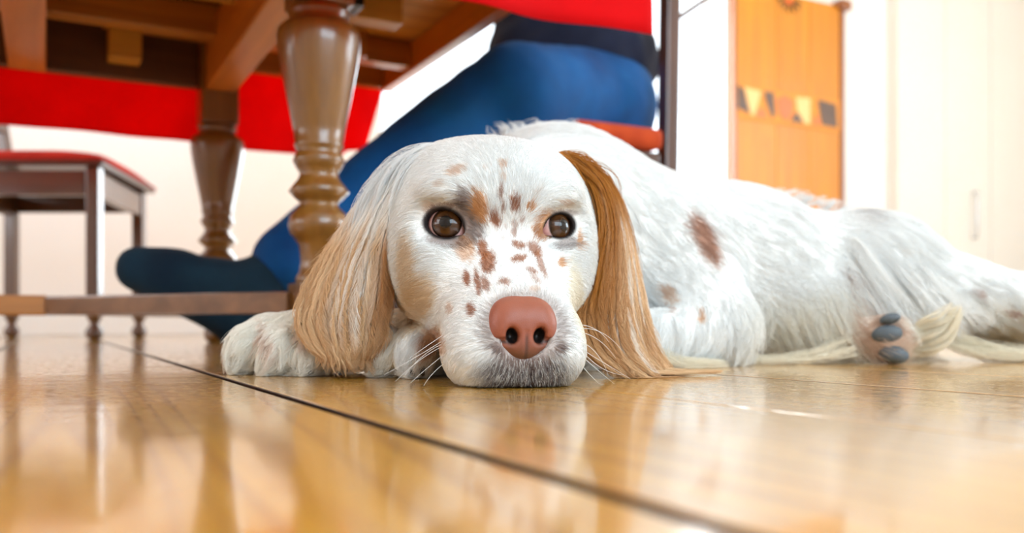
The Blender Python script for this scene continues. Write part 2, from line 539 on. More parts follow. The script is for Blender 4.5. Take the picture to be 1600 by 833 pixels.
inlay([(0.005, 0.165), (0.045, 0.15), (0.085, 0.03), (0.005, 0.05)], 'd')
inlay([(0.05, 0.16), (0.16, 0.15), (0.115, 0.02), (0.09, 0.03)], 'c')
inlay([(0.12, 0.02), (0.165, 0.075), (0.205, 0.02)], 'r')
inlay([(0.18, 0.155), (0.245, 0.155), (0.255, 0.05), (0.235, 0.02), (0.19, 0.11)], 'd')
inlay([(0.265, 0.125), (0.325, 0.155), (0.385, 0.125), (0.37, 0.05), (0.325, 0.015), (0.28, 0.05)], 'r')
inlay([(0.36, 0.02), (0.405, 0.075), (0.455, 0.02)], 'd')
inlay([(0.40, 0.15), (0.50, 0.155), (0.50, 0.02), (0.46, 0.02), (0.41, 0.08)], 'c')
inlay([(0.515, 0.02), (0.545, 0.08), (0.575, 0.02)], 'r')
inlay([(0.555, 0.155), (0.69, 0.145), (0.70, 0.02), (0.585, 0.025)], 'd')
# carved rosette near the top
for i in range(7):
    t = math.pi * (i + 0.5) / 7 + math.pi
    bm = bmesh.new()
    add_tube(bm, [(c0 + 0.355 + math.cos(t) * r_, yf - 0.001, 1.735 + math.sin(t) * r_ * 0.8) for r_ in (0.03, 0.06, 0.10)], [0.003, 0.007, 0.002], 6)
    link('rosette_ray', bm_mesh('rosette_ray', bm), M_i['d'], cb)
bm = bmesh.new()
add_lathe(bm, [(-0.006, 0.03), (0.0, 0.03), (0.006, 0.022)], 0, 0, 16)
bmesh.ops.transform(bm, matrix=Matrix.Translation((c0 + 0.355, yf - 0.001, 1.73)) @ Matrix.Rotation(math.pi / 2, 4, 'X'), verts=bm.verts[:])
link('rosette', bm_mesh('rosette', bm), M_i['r'], cb)

# ================================================================== THE TABLE
TB = empty('dining_table', (0, 0, 0), ANG, label='old oak dining table with turned legs and low stretchers behind the dog', cat='table')
LEGPROF = [(0.0, 0.018), (0.008, 0.026), (0.024, 0.028), (0.036, 0.020), (0.042, 0.026), (0.050, 0.026)]
LEGTOP = [(0.092, 0.030), (0.100, 0.031), (0.108, 0.026), (0.122, 0.024), (0.1435, 0.026), (0.152, 0.031), (0.160, 0.038), (0.171, 0.0405),
          (0.182, 0.0385), (0.190, 0.032), (0.196, 0.026), (0.201, 0.025), (0.206, 0.031), (0.2155, 0.0400), (0.224, 0.034), (0.232, 0.0275),
          (0.240, 0.025), (0.2475, 0.030), (0.2566, 0.0345), (0.263, 0.032), (0.268, 0.0285), (0.273, 0.031), (0.278, 0.033), (0.281, 0.0315),
          (0.30, 0.0345), (0.34, 0.0425), (0.38, 0.0500), (0.405, 0.0540), (0.420, 0.0552), (0.430, 0.0535), (0.436, 0.047), (0.4385, 0.041),
          (0.444, 0.0375), (0.450, 0.040), (0.456, 0.0405), (0.461, 0.036)]
LV, LU = (0.325, -0.75), (1.181, 1.975)
for lv in LV:
    for lu in LU:
        bm = bmesh.new()
        add_lathe(bm, LEGPROF, lv, lu)
        add_box(bm, lv - 0.034, lv + 0.034, lu - 0.034, lu + 0.034, 0.050, 0.094, 0.004)
        add_lathe(bm, LEGTOP, lv, lu, 40)
        add_box(bm, lv - 0.038, lv + 0.038, lu - 0.038, lu + 0.038, 0.460, 0.645, 0.004)
        link('leg', bm_mesh('leg', bm), M_oak, TB)
JU = 1.578
M_stretch = wood('stretcher_oak', lin(92, 58, 34), lin(140, 96, 62), 'X', 0.3, 0.5, 1.2)
for jv, lv, s in ((0.004, LV[0], 1), (-0.43, LV[1], -1)):
    for lu in LU:
        dv, du = lv - jv, lu - JU
        L = math.hypot(dv, du); dv, du = dv / L, du / L
        beam('stretcher_arm', (jv + dv * 0.02, JU + du * 0.02, 0.068), (lv - dv * 0.036, lu - du * 0.036, 0.068), 0.045, 0.029, M_stretch, TB)
beam('stretcher', (-0.43, JU, 0.0685), (0.004, JU, 0.0685), 0.05, 0.031, M_oak_cross, TB)
TV0, TV1, TU0, TU1 = -1.18, 0.765, 1.062, 2.105
# tabletop boards running end to end
nb = 7
for i in range(nb):
    a = TU0 + (TU1 - TU0) * i / nb; b_ = TU0 + (TU1 - TU0) * (i + 1) / nb
    box('board', TV0, TV1, a + 0.001, b_ - 0.001, 0.672, 0.715, M_under, TB, 0.003)
# rails between the legs
for lv in LV:
    box('end_rail', lv - 0.03, lv + 0.03, LU[0] + 0.039, LU[1] - 0.039, 0.525, 0.645, M_oak_rail, TB, 0.004)
for lu in LU:
    s = 1 if lu > 1.5 else -1
    box('side_rail', LV[1] + 0.039, LV[0] - 0.039, lu + s * 0.004 - 0.015, lu + s * 0.004 + 0.015, 0.535, 0.645, M_oak_dark, TB, 0.004)
for mv in (-0.03, -0.40):
    box('cross_rail', mv - 0.032, mv + 0.032, LU[0] + 0.022, LU[1] - 0.015, 0.528, 0.60, M_oak_rail, TB, 0.004)
# extension runners and lopers
for ru, z0, z1, m_ in ((1.83, 0.5985, 0.655, M_oak_cross), (1.62, 0.605, 0.665, M_under), (1.43, 0.605, 0.665, M_oak_cross)):
    box('runner', -1.05, 0.60, ru - 0.024, ru + 0.024, z0 + 0.002, z1, m_, TB, 0.003)
for ru in (1.36, 1.90):
    box('loper', 0.10, 0.73, ru - 0.02, ru + 0.02, 0.615, 0.668, M_oak_cross, TB, 0.003)
for v_ in (-0.62, -0.24, 0.14):
    box('glue_block', v_ - 0.03, v_ + 0.03, 1.90, 1.96, 0.56, 0.625, M_under, TB, 0.004)
box('end_apron', TV1 - 0.04, TV1 - 0.012, TU0 + 0.02, TU1 - 0.02, 0.606, 0.671, M_oak_rail, TB, 0.004)
box('side_apron', 0.37, TV1 - 0.041, TU1 - 0.045, TU1 - 0.02, 0.61, 0.671, M_oak_cross, TB, 0.004)
box('side_apron', 0.37, TV1 - 0.041, TU0 + 0.02, TU0 + 0.045, 0.61, 0.671, M_oak_cross, TB, 0.004)
# iron catch below the leaf
bm = bmesh.new()
add_tube(bm, [(0.45, 1.55, 0.60), (0.47, 1.60, 0.585), (0.50, 1.66, 0.60), (0.50, 1.72, 0.64)], [0.006] * 4, 8)
add_box(bm, 0.42, 0.50, 1.52, 1.58, 0.60, 0.668, 0.003)
link('iron_catch', bm_mesh('iron_catch', bm), M_iron, TB)


# ------------------------------------------------------------------ red tablecloth
def tablecloth():
    zt, drop = 0.719, 0.270
    v0, v1 = TV0 - 0.005, TV1 + 0.008
    nv, nd, nt_ = 150, 14, 10
    path = []                                    # (u, z, s) down the near side, over the top, down the far side
    for i in range(nd + 1):
        path.append((TU0 - 0.008, zt - drop * (1 - i / nd), -(1 - i / nd)))
    for i in range(1, nt_):
        path.append((TU0 - 0.008 + (TU1 - TU0 + 0.016) * i / nt_, zt, 0))
    for i in range(nd + 1):
        path.append((TU1 + 0.008, zt - drop * i / nd, i / nd))
    Vt = []
    for u, z, s in path:
        for j in range(nv + 1):
            v = v0 + (v1 - v0) * j / nv
            a = abs(s)
            ph = v * 13 + (0.7 if s > 0 else 2.1)
            amp = 0.012 * a * (1 + 0.5 * math.sin(v * 5))
            du = amp * (math.sin(ph) + 0.4 * math.sin(2.3 * ph + 1)) + 0.012 * a
            zz = z + 0.006 * a * math.sin(v * 9 + 1)
            vv = v
            if s > 0 and v > v1 - 0.12:          # far right corner folds inwards
                vv = v - 0.075 * a * ((v - v1 + 0.12) / 0.12)
                zz += 0.01 * a
            Vt.append((vv, u + (du if s > 0 else -du), zz))
    Q = []
    for i in range(len(path) - 1):
        for j in range(nv):
            a = i * (nv + 1) + j
            Q.append((a, a + 1, a + nv + 2, a + nv + 1))
    me = np_mesh('tablecloth', np.array(Vt), np.array(Q))
    o = link('tablecloth', me, M_red, None, (0, 0, 0), ANG, label='red cloth spread over the oak table, hanging down on its long sides', cat='tablecloth')
    md = o.modifiers.new('thickness', 'SOLIDIFY'); md.thickness = 0.0025; md.offset = 1
    return o


tablecloth()


# ================================================================== SIDE CHAIR (left)
CH = empty('side_chair', (-1.25, 2.41, 0), 0, label='brown wooden side chair with turned feet and red seat cushion near the left wall', cat='chair')
hx, hy = 0.205, 0.21
def chair_leg(x, y, top, lean=0.0):
    bm = bmesh.new()
    add_lathe(bm, [(0.0, 0.010), (0.004, 0.016), (0.014, 0.0215), (0.026, 0.020), (0.036, 0.012), (0.044, 0.011), (0.052, 0.016), (0.064, 0.021), (0.074, 0.0165), (0.082, 0.019)], x, y, 20)
    s = 0.0155
    add_box(bm, x - s, x + s, y - s, y + s, 0.080, 0.424, 0.003)
    if top > 0.43:
        n0 = len(bm.verts)
        add_box(bm, x - s, x + s, y - 0.015, y + 0.015, 0.424, top, 0.004)
        bm.verts.ensure_lookup_table()
        for v in bm.verts[n0:]: v.co.x -= lean * (v.co.z - 0.424)
    link('leg', bm_mesh('leg', bm), M_walnut, CH)
chair_leg(hx + 0.02, -hy, 0.424); chair_leg(hx - 0.045, hy, 0.424)
chair_leg(-hx + 0.02, -hy, 0.95, 0.16); chair_leg(-hx - 0.008, hy, 0.95, 0.16)
box('seat_rail', -hx + 0.038, hx + 0.002, -hy - 0.012, -hy + 0.010, 0.355, 0.416, M_walnut_rail, CH, 0.003)
box('seat_rail', -hx + 0.010, hx - 0.063, hy - 0.010, hy + 0.012, 0.365, 0.416, M_walnut_rail, CH, 0.003)
beam('seat_rail', (hx + 0.018, -hy + 0.018, 0.385), (hx - 0.043, hy - 0.018, 0.385), 0.02, 0.062, M_walnut_rail, CH)
beam('seat_rail', (-hx + 0.016, -hy + 0.018, 0.385), (-hx - 0.004, hy - 0.018, 0.385), 0.02, 0.062, M_walnut_rail, CH)
bm = bmesh.new()
ss = [(-hx - 0.002, -hy - 0.03), (hx + 0.052, -hy - 0.03), (hx - 0.008, hy + 0.03), (-hx - 0.03, hy + 0.03)]
lo = [bm.verts.new((x, y, 0.4245)) for x, y in ss]; hi = [bm.verts.new((x, y, 0.438)) for x, y in ss]
bm.faces.new(lo[::-1]); bm.faces.new(hi)
for i in range(4): bm.faces.new((lo[i], lo[(i + 1) % 4], hi[(i + 1) % 4], hi[i]))
bmesh.ops.bevel(bm, geom=bm.edges[:], offset=0.004, segments=2, affect='EDGES')
link('seat_board', bm_mesh('seat_board', bm), M_walnut_rail, CH)
for z in (0.62, 0.76, 0.90):
    x = -hx + 0.006 - 0.16 * (z - 0.424)
    box('back_slat', x - 0.009, x + 0.009, -hy + 0.014, hy - 0.014, z - 0.025, z + 0.025, M_walnut_rail, CH, 0.004)


def cushion_mesh(corners, z0, th, n=16, puff=0.4):
    c = np.array(corners)
    rows = []
    Vt, Q = [], []
    for side in (0, 1):
        for i in range(n + 1):
            for j in range(n + 1):
                s, t = i / n, j / n
                p = (c[0] * (1 - s) + c[1] * s) * (1 - t) + (c[3] * (1 - s) + c[2] * s) * t
                e = (16 * s * (1 - s) * t * (1 - t))
                hgt = th * (e ** 0.28) if side else -0.0 * e
                inset = 1.0
                Vt.append((p[0], p[1], z0 + (hgt if side else 0.0) + (0.004 * math.sin(9 * s + 5 * t) * e if side else 0)))
    m_ = (n + 1) ** 2
    for side in (0, 1):
        for i in range(n):
            for j in range(n):
                a = side * m_ + i * (n + 1) + j
                q = (a, a + n + 1, a + n + 2, a + 1)
                Q.append(q if side else q[::-1])
    return np.array(Vt), np.array(Q)


Vc, Qc = cushion_mesh([(-hx + 0.0, -hy - 0.028), (hx + 0.055, -hy - 0.028), (hx - 0.004, hy + 0.032), (-hx - 0.03, hy + 0.032)], 0.4385, 0.044)
bmc = bmesh.new()
mec = np_mesh('cushion', Vc, Qc)
bmc.from_mesh(mec); bmesh.ops.remove_doubles(bmc, verts=bmc.verts[:], dist=0.0004)
mec = bm_mesh('cushion', bmc, True)
link('cushion', mec, M_redcush, None, (-1.25, 2.41, 0), 0, label='flat red seat cushion lying on the brown side chair by the left wall', cat='cushion')

# ================================================================== PERSON'S CHAIR
PC = empty('dining_chair', W(0.90, 1.66, 0), ANG, label='dark wooden chair with an orange padded seat under the seated person', cat='chair')
# local: x along v (chair faces -x), y along u
def post(name, x, y, z0, z1, m_, s=0.018, lean=0.0):
    bm = bmesh.new()
    add_box(bm, x - s, x + s, y - s, y + s, z0, z1, 0.004)
    for v in bm.verts:
        v.co.x += lean * max(0, v.co.z - 0.43)
    link(name, bm_mesh(name, bm), m_, PC)
px_, py_ = 0.21, 0.20
post('leg', -px_, -py_, 0, 0.395, M_darkchair); post('leg', -px_, py_, 0, 0.395, M_darkchair)
post('leg', px_, -py_, 0, 0.98, M_darkchair, 0.016, 0.03); post('leg', px_, py_, 0, 0.98, M_darkchair, 0.016, 0.03)
for y in (-py_, py_):
    box('seat_rail', -px_ + 0.019, px_ - 0.021, y - 0.011, y + 0.011, 0.325, 0.382, M_darkchair, PC, 0.003)
for x in (-px_, px_):
    box('seat_rail', x - 0.011, x + 0.011, -py_ + 0.021, py_ - 0.021, 0.325, 0.382, M_darkchair, PC, 0.003)
bm = bmesh.new()
add_box(bm, -px_ - 0.03, px_ - 0.022, -py_ - 0.03, py_ + 0.03, 0.3835, 0.428, 0.018)
link('padded_seat', bm_mesh('padded_seat', bm, True), M_orangeseat, PC)
for z in (0.80, 0.88, 0.955):
    x = px_ + 0.03 * (z - 0.43)
    box('back_slat', x - 0.008, x + 0.008, -py_ + 0.021, py_ - 0.021, z - 0.02, z + 0.02, M_darkchair, PC, 0.003)
beam('back_brace', (px_ + 0.027, -py_ - 0.005, 0.660), (px_ + 0.15, -py_ + 0.0, 0.745), 0.010, 0.010, M_darkchair, PC, 0.002)
# ================================================================== IMPLICIT SURFACES (for bodies)
def unit(a):
    a = np.asarray(a, float)
    return a / max(np.linalg.norm(a), 1e-9)


class Ell:
    """ellipsoid; axes = rows e1,e2,e3"""
    def __init__(s, c, r, axes=None):
        s.c = np.asarray(c, float); s.r = np.asarray(r, float)
        s.A = np.eye(3) if axes is None else np.asarray(axes, float)
        ext = np.sqrt(((s.A * s.r[:, None]) ** 2).sum(0))
        s.lo, s.hi = s.c - ext, s.c + ext
    def __call__(s, X, Y, Z):
        x, y, z = X - s.c[0], Y - s.c[1], Z - s.c[2]
        q = [s.A[i, 0] * x + s.A[i, 1] * y + s.A[i, 2] * z for i in range(3)]
        k0 = np.sqrt(sum((q[i] / s.r[i]) ** 2 for i in range(3)))
        k1 = np.sqrt(sum((q[i] / s.r[i] ** 2) ** 2 for i in range(3)))
        return k0 * (k0 - 1) / np.maximum(k1, 1e-6)


class Cap:
    """tapered capsule from a (radius ra) to b (radius rb)"""
    def __init__(s, a, b, ra, rb):
        s.a, s.b, s.ra, s.rb = np.asarray(a, float), np.asarray(b, float), ra, rb
        m = max(ra, rb)
        s.lo = np.minimum(s.a, s.b) - m; s.hi = np.maximum(s.a, s.b) + m
    def __call__(s, X, Y, Z):
        d = s.b - s.a
        L2 = (d * d).sum()
        t = np.clip(((X - s.a[0]) * d[0] + (Y - s.a[1]) * d[1] + (Z - s.a[2]) * d[2]) / L2, 0, 1)
        return np.sqrt((X - s.a[0] - t * d[0]) ** 2 + (Y - s.a[1] - t * d[1]) ** 2 + (Z - s.a[2] - t * d[2]) ** 2) - (s.ra + (s.rb - s.ra) * t)


def axis_steps(*spans):
    """spans: (start, end, step) consecutive"""
    out = []
    for a, b, h in spans:
        n = max(1, int(round((b - a) / h)))
        out.append(a + (b - a) * np.arange(n) / n)
    out.append(np.array([spans[-1][1]]))
    return np.concatenate(out)


def smin(a, b, k):
    h = np.maximum(k - np.abs(a - b), 0) / k
    return np.minimum(a, b) - h * h * k * 0.25


def field(ops, gx, gy, gz):
    f = np.full((len(gx), len(gy), len(gz)), 0.5, np.float32)
    for op, prim, k in ops:
        m = k + 0.03
        i0, i1 = np.searchsorted(gx, prim.lo[0] - m), np.searchsorted(gx, prim.hi[0] + m)
        j0, j1 = np.searchsorted(gy, prim.lo[1] - m), np.searchsorted(gy, prim.hi[1] + m)
        l0, l1 = np.searchsorted(gz, prim.lo[2] - m), np.searchsorted(gz, prim.hi[2] + m)
        if i0 >= i1 or j0 >= j1 or l0 >= l1: continue
        X = gx[i0:i1, None, None].astype(np.float32); Y = gy[None, j0:j1, None].astype(np.float32); Z = gz[None, None, l0:l1].astype(np.float32)
        d = prim(X, Y, Z).astype(np.float32)
        sub = f[i0:i1, j0:j1, l0:l1]
        if op == '+': f[i0:i1, j0:j1, l0:l1] = smin(sub, d, k)
        else: f[i0:i1, j0:j1, l0:l1] = -smin(-sub, d, k)
    return f


def surface_nets(f, gx, gy, gz):
    ins = f < 0
    c = [ins[a:ins.shape[0] - 1 + a, b:ins.shape[1] - 1 + b, d:ins.shape[2] - 1 + d] for a in (0, 1) for b in (0, 1) for d in (0, 1)]
    anyi = np.logical_or.reduce(c); alli = np.logical_and.reduce(c)
    act = anyi & ~alli
    I, J, K = np.nonzero(act)
    idx = np.full(act.shape, -1, np.int32); idx[I, J, K] = np.arange(len(I))
    acc = np.zeros((len(I), 3)); cnt = np.zeros(len(I))
    corners = [(a, b, d) for a in (0, 1) for b in (0, 1) for d in (0, 1)]
    for p in range(8):
        for q in range(p + 1, 8):
            A, B = corners[p], corners[q]
            if sum(abs(A[t] - B[t]) for t in range(3)) != 1: continue
            fa = f[I + A[0], J + A[1], K + A[2]]; fb = f[I + B[0], J + B[1], K + B[2]]
            m = (fa < 0) != (fb < 0)
            t = np.where(m, fa / np.where(m, fa - fb, 1), 0)
            pa = np.stack((gx[I + A[0]], gy[J + A[1]], gz[K + A[2]]), 1); pb = np.stack((gx[I + B[0]], gy[J + B[1]], gz[K + B[2]]), 1)
            acc += np.where(m[:, None], pa + (pb - pa) * t[:, None], 0); cnt += m
    V = acc / cnt[:, None]
    quads = []
    for ax in range(3):
        sl0 = [slice(None)] * 3; sl1 = [slice(None)] * 3
        sl0[ax] = slice(0, -1); sl1[ax] = slice(1, None)
        a_, b_ = ins[tuple(sl0)], ins[tuple(sl1)]
        ch = a_ != b_
        E = np.array(np.nonzero(ch)).T
        o1, o2 = [(1, 2), (2, 0), (0, 1)][ax]
        ok = (E[:, o1] > 0) & (E[:, o2] > 0) & (E[:, o1] < f.shape[o1] - 1) & (E[:, o2] < f.shape[o2] - 1)
        E = E[ok]
        def cell(d1, d2):
            e = E.copy(); e[:, o1] += d1; e[:, o2] += d2
            return idx[e[:, 0], e[:, 1], e[:, 2]]
        q = np.stack((cell(-1, -1), cell(0, -1), cell(0, 0), cell(-1, 0)), 1)
        flip = ~a_[E[:, 0], E[:, 1], E[:, 2]]
        q[flip] = q[flip][:, ::-1]
        quads.append(q)
    return V, np.concatenate(quads)


def relax(V, Q, it=2, lam=0.5, lock=None):
    e = np.concatenate([Q[:, [0, 1]], Q[:, [1, 2]], Q[:, [2, 3]], Q[:, [3, 0]]])
    for _ in range(it):
        s = np.zeros_like(V); n = np.zeros(len(V))
        for a, b in ((0, 1), (1, 0)):
            for d in range(3): s[:, d] += np.bincount(e[:, a], V[e[:, b], d], len(V))
            n += np.bincount(e[:, a], minlength=len(V))
        T = V + lam * (s / np.maximum(n, 1)[:, None] - V)
        V = T if lock is None else np.where(lock[:, None], V, T)
    return V


def vnormals(V, Q):
    n = np.cross(V[Q[:, 2]] - V[Q[:, 0]], V[Q[:, 3]] - V[Q[:, 1]])
    out = np.zeros_like(V)
    for k in range(4):
        for d in range(3): out[:, d] += np.bincount(Q[:, k], n[:, d], len(V))
    return out / np.maximum(np.linalg.norm(out, axis=1), 1e-12)[:, None]


def scatter(V, Q, n, weight=None):
    """n random points on the quads: returns face index and the four corner weights"""
    a = np.linalg.norm(np.cross(V[Q[:, 2]] - V[Q[:, 0]], V[Q[:, 3]] - V[Q[:, 1]]), axis=1)
    if weight is not None: a = a * weight
    f = rng.choice(len(Q), n, p=a / a.sum())
    s, t = rng.random(n), rng.random(n)
    w = np.stack(((1 - s) * (1 - t), s * (1 - t), s * t, (1 - s) * t), 1)
    return f, w


def lerp_attr(A, Q, f, w):
    if A.ndim == 1: return (A[Q[f]] * w).sum(1)
    return (A[Q[f]] * w[:, :, None]).sum(1)


def nrm(a): return a / np.maximum(np.linalg.norm(a, axis=-1, keepdims=True), 1e-9)


def proj(Pn):
    return CX + F * Pn[:, 0] / Pn[:, 1], HOR - F * (Pn[:, 2] - EYE) / Pn[:, 1]


# ------------------------------------------------------------------ strands
def hair_material(name, rough=0.45, trans=0.25):
    m, nt, b = mat(name)
    at = N(nt, 'ShaderNodeAttribute', attribute_name='col')
    nt.links.new(at.outputs['Color'], b.inputs['Base Color'])
    b.inputs['Roughness'].default_value = rough
    b.inputs['Specular IOR Level'].default_value = 0.25
    tr = N(nt, 'ShaderNodeBsdfTranslucent'); nt.links.new(at.outputs['Color'], tr.inputs['Color'])
    mx = N(nt, 'ShaderNodeMixShader'); mx.inputs[0].default_value = trans
    nt.links.new(b.outputs[0], mx.inputs[1]); nt.links.new(tr.outputs[0], mx.inputs[2])
    nt.links.new(mx.outputs[0], nt.nodes['Material Output'].inputs['Surface'])
    return m


M_hair = hair_material('dog_hair')
M_hide, _nt, _b = mat('dog_hide')
_at = N(_nt, 'ShaderNodeAttribute', attribute_name='col'); _nt.links.new(_at.outputs['Color'], _b.inputs['Base Color'])
_b.inputs['Roughness'].default_value = 0.7; _b.inputs['Specular IOR Level'].default_value = 0.2


def strands(name, pts, rad, col, parent, taper=0.25, mt=None, **k):
    """pts (n, m, 3) polylines -> one hair curves object; col (n,3) or (n,m,3)"""
    n, m = pts.shape[:2]
    pts = pts.copy(); pts[:, :, 2] = np.maximum(pts[:, :, 2], 0.0006)
    hc = bpy.data.hair_curves.new(name)
    hc.add_curves([m] * n)
    hc.attributes['position'].data.foreach_set('vector', np.ascontiguousarray(pts, np.float32).ravel())
    r = np.broadcast_to(np.asarray(rad, np.float32).reshape(-1, 1), (n, 1)) * np.linspace(1, taper, m)[None, :]
    ra = hc.attributes.get('radius') or hc.attributes.new('radius', 'FLOAT', 'POINT')
    ra.data.foreach_set('value', np.ascontiguousarray(r, np.float32).ravel())
    c = np.ones((n, m, 4), np.float32)
    c[:, :, :3] = col if col.ndim == 3 else col[:, None, :]
    ca = hc.attributes.new('col', 'FLOAT_COLOR', 'POINT')
    ca.data.foreach_set('color', c.ravel())
    o = link(name, hc, None, parent, **k)
    hc.materials.append(mt or M_hair)
    return o


def grow(root, nor, flow, length, lift, m=5, droop=0.0, wave=0.0, clump=None, jitter=0.25, clump_amt=0.6):
    """strands leaving the surface: lifted along the normal, leaning along the flow, drooping under gravity"""
    n = len(root)
    flow = flow - nor * (flow * nor).sum(1, keepdims=True)
    flow = nrm(flow)
    side = np.cross(nor, flow)
    flow = nrm(flow + side * rng.normal(0, jitter, (n, 1)))
    lift = np.asarray(lift).reshape(-1, 1) * (1 + rng.normal(0, 0.25, (n, 1)))
    L = np.asarray(length).reshape(-1, 1)
    t = np.linspace(0, 1, m)
    pts = np.empty((n, m, 3))
    p = root.copy(); pts[:, 0] = p
    g = np.array([0, 0, -1.0])
    dr = np.asarray(droop).reshape(-1, 1) if np.ndim(droop) else droop
    wa = np.asarray(wave).reshape(-1, 1) if np.ndim(wave) else wave
    ph = rng.random((n, 1)) * 6.28
    for i in range(1, m):
        up = lift * (1 - t[i]) ** 1.3
        d = nrm(flow + nor * (up - 0.10 * t[i]) + g * dr * t[i] + side * wa * np.sin(ph + t[i] * 7))
        p = p + d * L / (m - 1)
        pts[:, i] = p
    if clump:
        gi = rng.choice(n, max(4, n // clump), replace=False)
        kd = kdtree.KDTree(len(gi))
        for q, i in enumerate(gi): kd.insert(root[i], q)
        kd.balance()
        near = np.array([gi[kd.find(r)[1]] for r in root])
        w = (clump_amt * t ** 1.4)[None, :, None]
        tgt = pts[near]
        sc_ = (L / np.maximum(L[near], 1e-6))
        tgt = tgt[:, :1] + (tgt - tgt[:, :1]) * sc_[:, :, None]
        lim = (np.linalg.norm(root - root[near], axis=1) < 0.6 * L[:, 0])[:, None, None]
        pts = np.where(lim, pts * (1 - w) + tgt * w, pts)
    return pts
# ================================================================== THE DOG
DOG = empty('dog', (0.05, 0.85, 0), 0, label='white setter dog with tan freckles lying on the floor, chin down, looking aside', cat='dog')
DOGI = Matrix.Translation((-0.05, -0.85, 0))


def dlink(name, me, mt, parent=None, **k):
    """link a piece made in world coordinates under the dog (or one of its parts, all unrotated)"""
    o = link(name, me, mt, parent or DOG, **k)
    if parent is None: o.location = (-0.05, -0.85, 0)
    return o


HV = unit((0.18, -0.984, 0)); HS = unit((0.984, 0.18, 0)); HU = np.array([0, 0, 1.0])
HAX = np.stack((HS, -HV, HU))
HB = np.array([0.0077, 0.537, 0])


def Hd(s, f, z): return HB + HS * s - HV * f + HU * z


def hell(s, f, z, rs, rf, rz): return Ell(Hd(s, f, z), (rs, rf, rz), HAX)


# ---- eyes: position, outward direction, opening
EYES = []
for s, out, tilt, a_, b_ in ((-1, 22, -14, 0.0126, 0.0092), (1, 24, 12, 0.0118, 0.0079)):
    an = math.radians(out)
    n_ = unit(HV * math.cos(an) + HS * s * math.sin(an) + HU * 0.10)
    Sp = Hd(0.041 * s, 0.0765, 0.1075)
    R_ = 0.0156
    c_ = Sp - n_ * R_
    e1 = unit(np.cross(n_, HU)) * -1
    if e1[0] < 0: e1 = -e1
    e2 = np.cross(n_, e1)
    if e2[2] < 0: e2 = -e2
    tl = math.radians(tilt)
    f1 = e1 * math.cos(tl) + e2 * math.sin(tl); f2 = -e1 * math.sin(tl) + e2 * math.cos(tl)
    EYES.append(dict(c=c_, n=n_, e1=f1, e2=f2, R=R_, a=a_, b=b_, s=s))

# ---- primitives: (op, shape, blend, flow, hair length, lift)
PR = []


def add(shape, k=0.02, flow='H', ln=0.006, lift=0.25, op='+'):
    PR.append((op, shape, k, flow, ln, lift))


for s in (-1, 1):
    add(hell(0.030 * s, 0.15, 0.118, 0.046, 0.06, 0.052), 0.03, 'H', 0.011, 0.3)
add(hell(0, 0.132, 0.124, 0.062, 0.070, 0.050), 0.03, 'H', 0.009, 0.25)
for s in (-1, 1):
    add(hell(0.042 * s, 0.122, 0.082, 0.033, 0.05, 0.043), 0.03, 'H', 0.010, 0.3)
    add(Cap(Hd(0.017 * s, 0.042, 0.040), Hd(0.024 * s, 0.10, 0.068), 0.022, 0.029), 0.02, 'H', 0.006, 0.25)
add(hell(0, 0.10, 0.034, 0.040, 0.07, 0.036), 0.02, 'H', 0.008, 0.3)
add(Cap(Hd(0, 0.024, 0.039), Hd(0, 0.088, 0.074), 0.0205, 0.027), 0.018, 'H', 0.0045, 0.2)
for s in (-1, 1):
    add(hell(0.0220 * s, 0.038, 0.023, 0.0245, 0.033, 0.0270), 0.014, 'H', 0.0055, 0.3)
    add(hell(0.0125 * s, 0.024, 0.018, 0.018, 0.017, 0.018), 0.012, 'H', 0.0045, 0.35)
add(hell(0, 0.034, 0.010, 0.026, 0.024, 0.012), 0.012, 'H', 0.004, 0.3)
for s in (-1, 1):
    add(hell(0.033 * s, 0.080, 0.1290, 0.019, 0.015, 0.010), 0.02, 'H', 0.007, 0.3)
for e in EYES:
    AXE = np.stack((e['e1'], e['e2'], e['n']))
    add(Ell(e['c'] + e['n'] * (e['R'] + 0.0045), (e['a'] * 1.55, e['b'] * 1.55, 0.0085), AXE), 0.010, 'H', 0.004, 0.25, '-')
    add(Ell(e['c'], (e['R'] + 0.0015,) * 3), 0.005, 'H', 0.004, 0.25)
add(hell(0.0015, 0.004, 0.0350, 0.0160, 0.020, 0.0150), 0.003, 'H', 0.005, 0.2, '-')
# neck and trunk
TB_ = unit((0.9, 0.25, -0.35)); DN = unit((0.5, 0.0, -1.0))
add(Cap(Hd(0, 0.175, 0.115), (0.07, 0.90, 0.145), 0.058, 0.080), 0.03, unit((0.5, 0.7, -0.5)), 0.020, 0.35)
add(Ell((0.035, 0.93, 0.158), (0.085, 0.09, 0.082)), 0.04, unit((0.8, 0.1, -0.6)), 0.028, 0.4)
add(Ell((0.12, 0.96, 0.100), (0.11, 0.12, 0.105)), 0.04, TB_, 0.026, 0.3)
add(Ell((0.21, 1.01, 0.095), (0.15, 0.13, 0.104), Matrix.Rotation(0.12, 3, 'Y')), 0.04, TB_, 0.022, 0.25)
add(Cap((0.28, 1.06, 0.095), (0.42, 1.10, 0.088), 0.082, 0.070), 0.04, unit((0.9, 0.1, -0.4)), 0.030, 0.35)
add(Ell((0.43, 1.09, 0.078), (0.10, 0.10, 0.070)), 0.04, unit((0.9, 0, -0.4)), 0.034, 0.4)
add(Ell((0.31, 0.975, 0.050), (0.11, 0.08, 0.056)), 0.04, unit((0.45, -0.1, -0.9)), 0.045, 0.4)
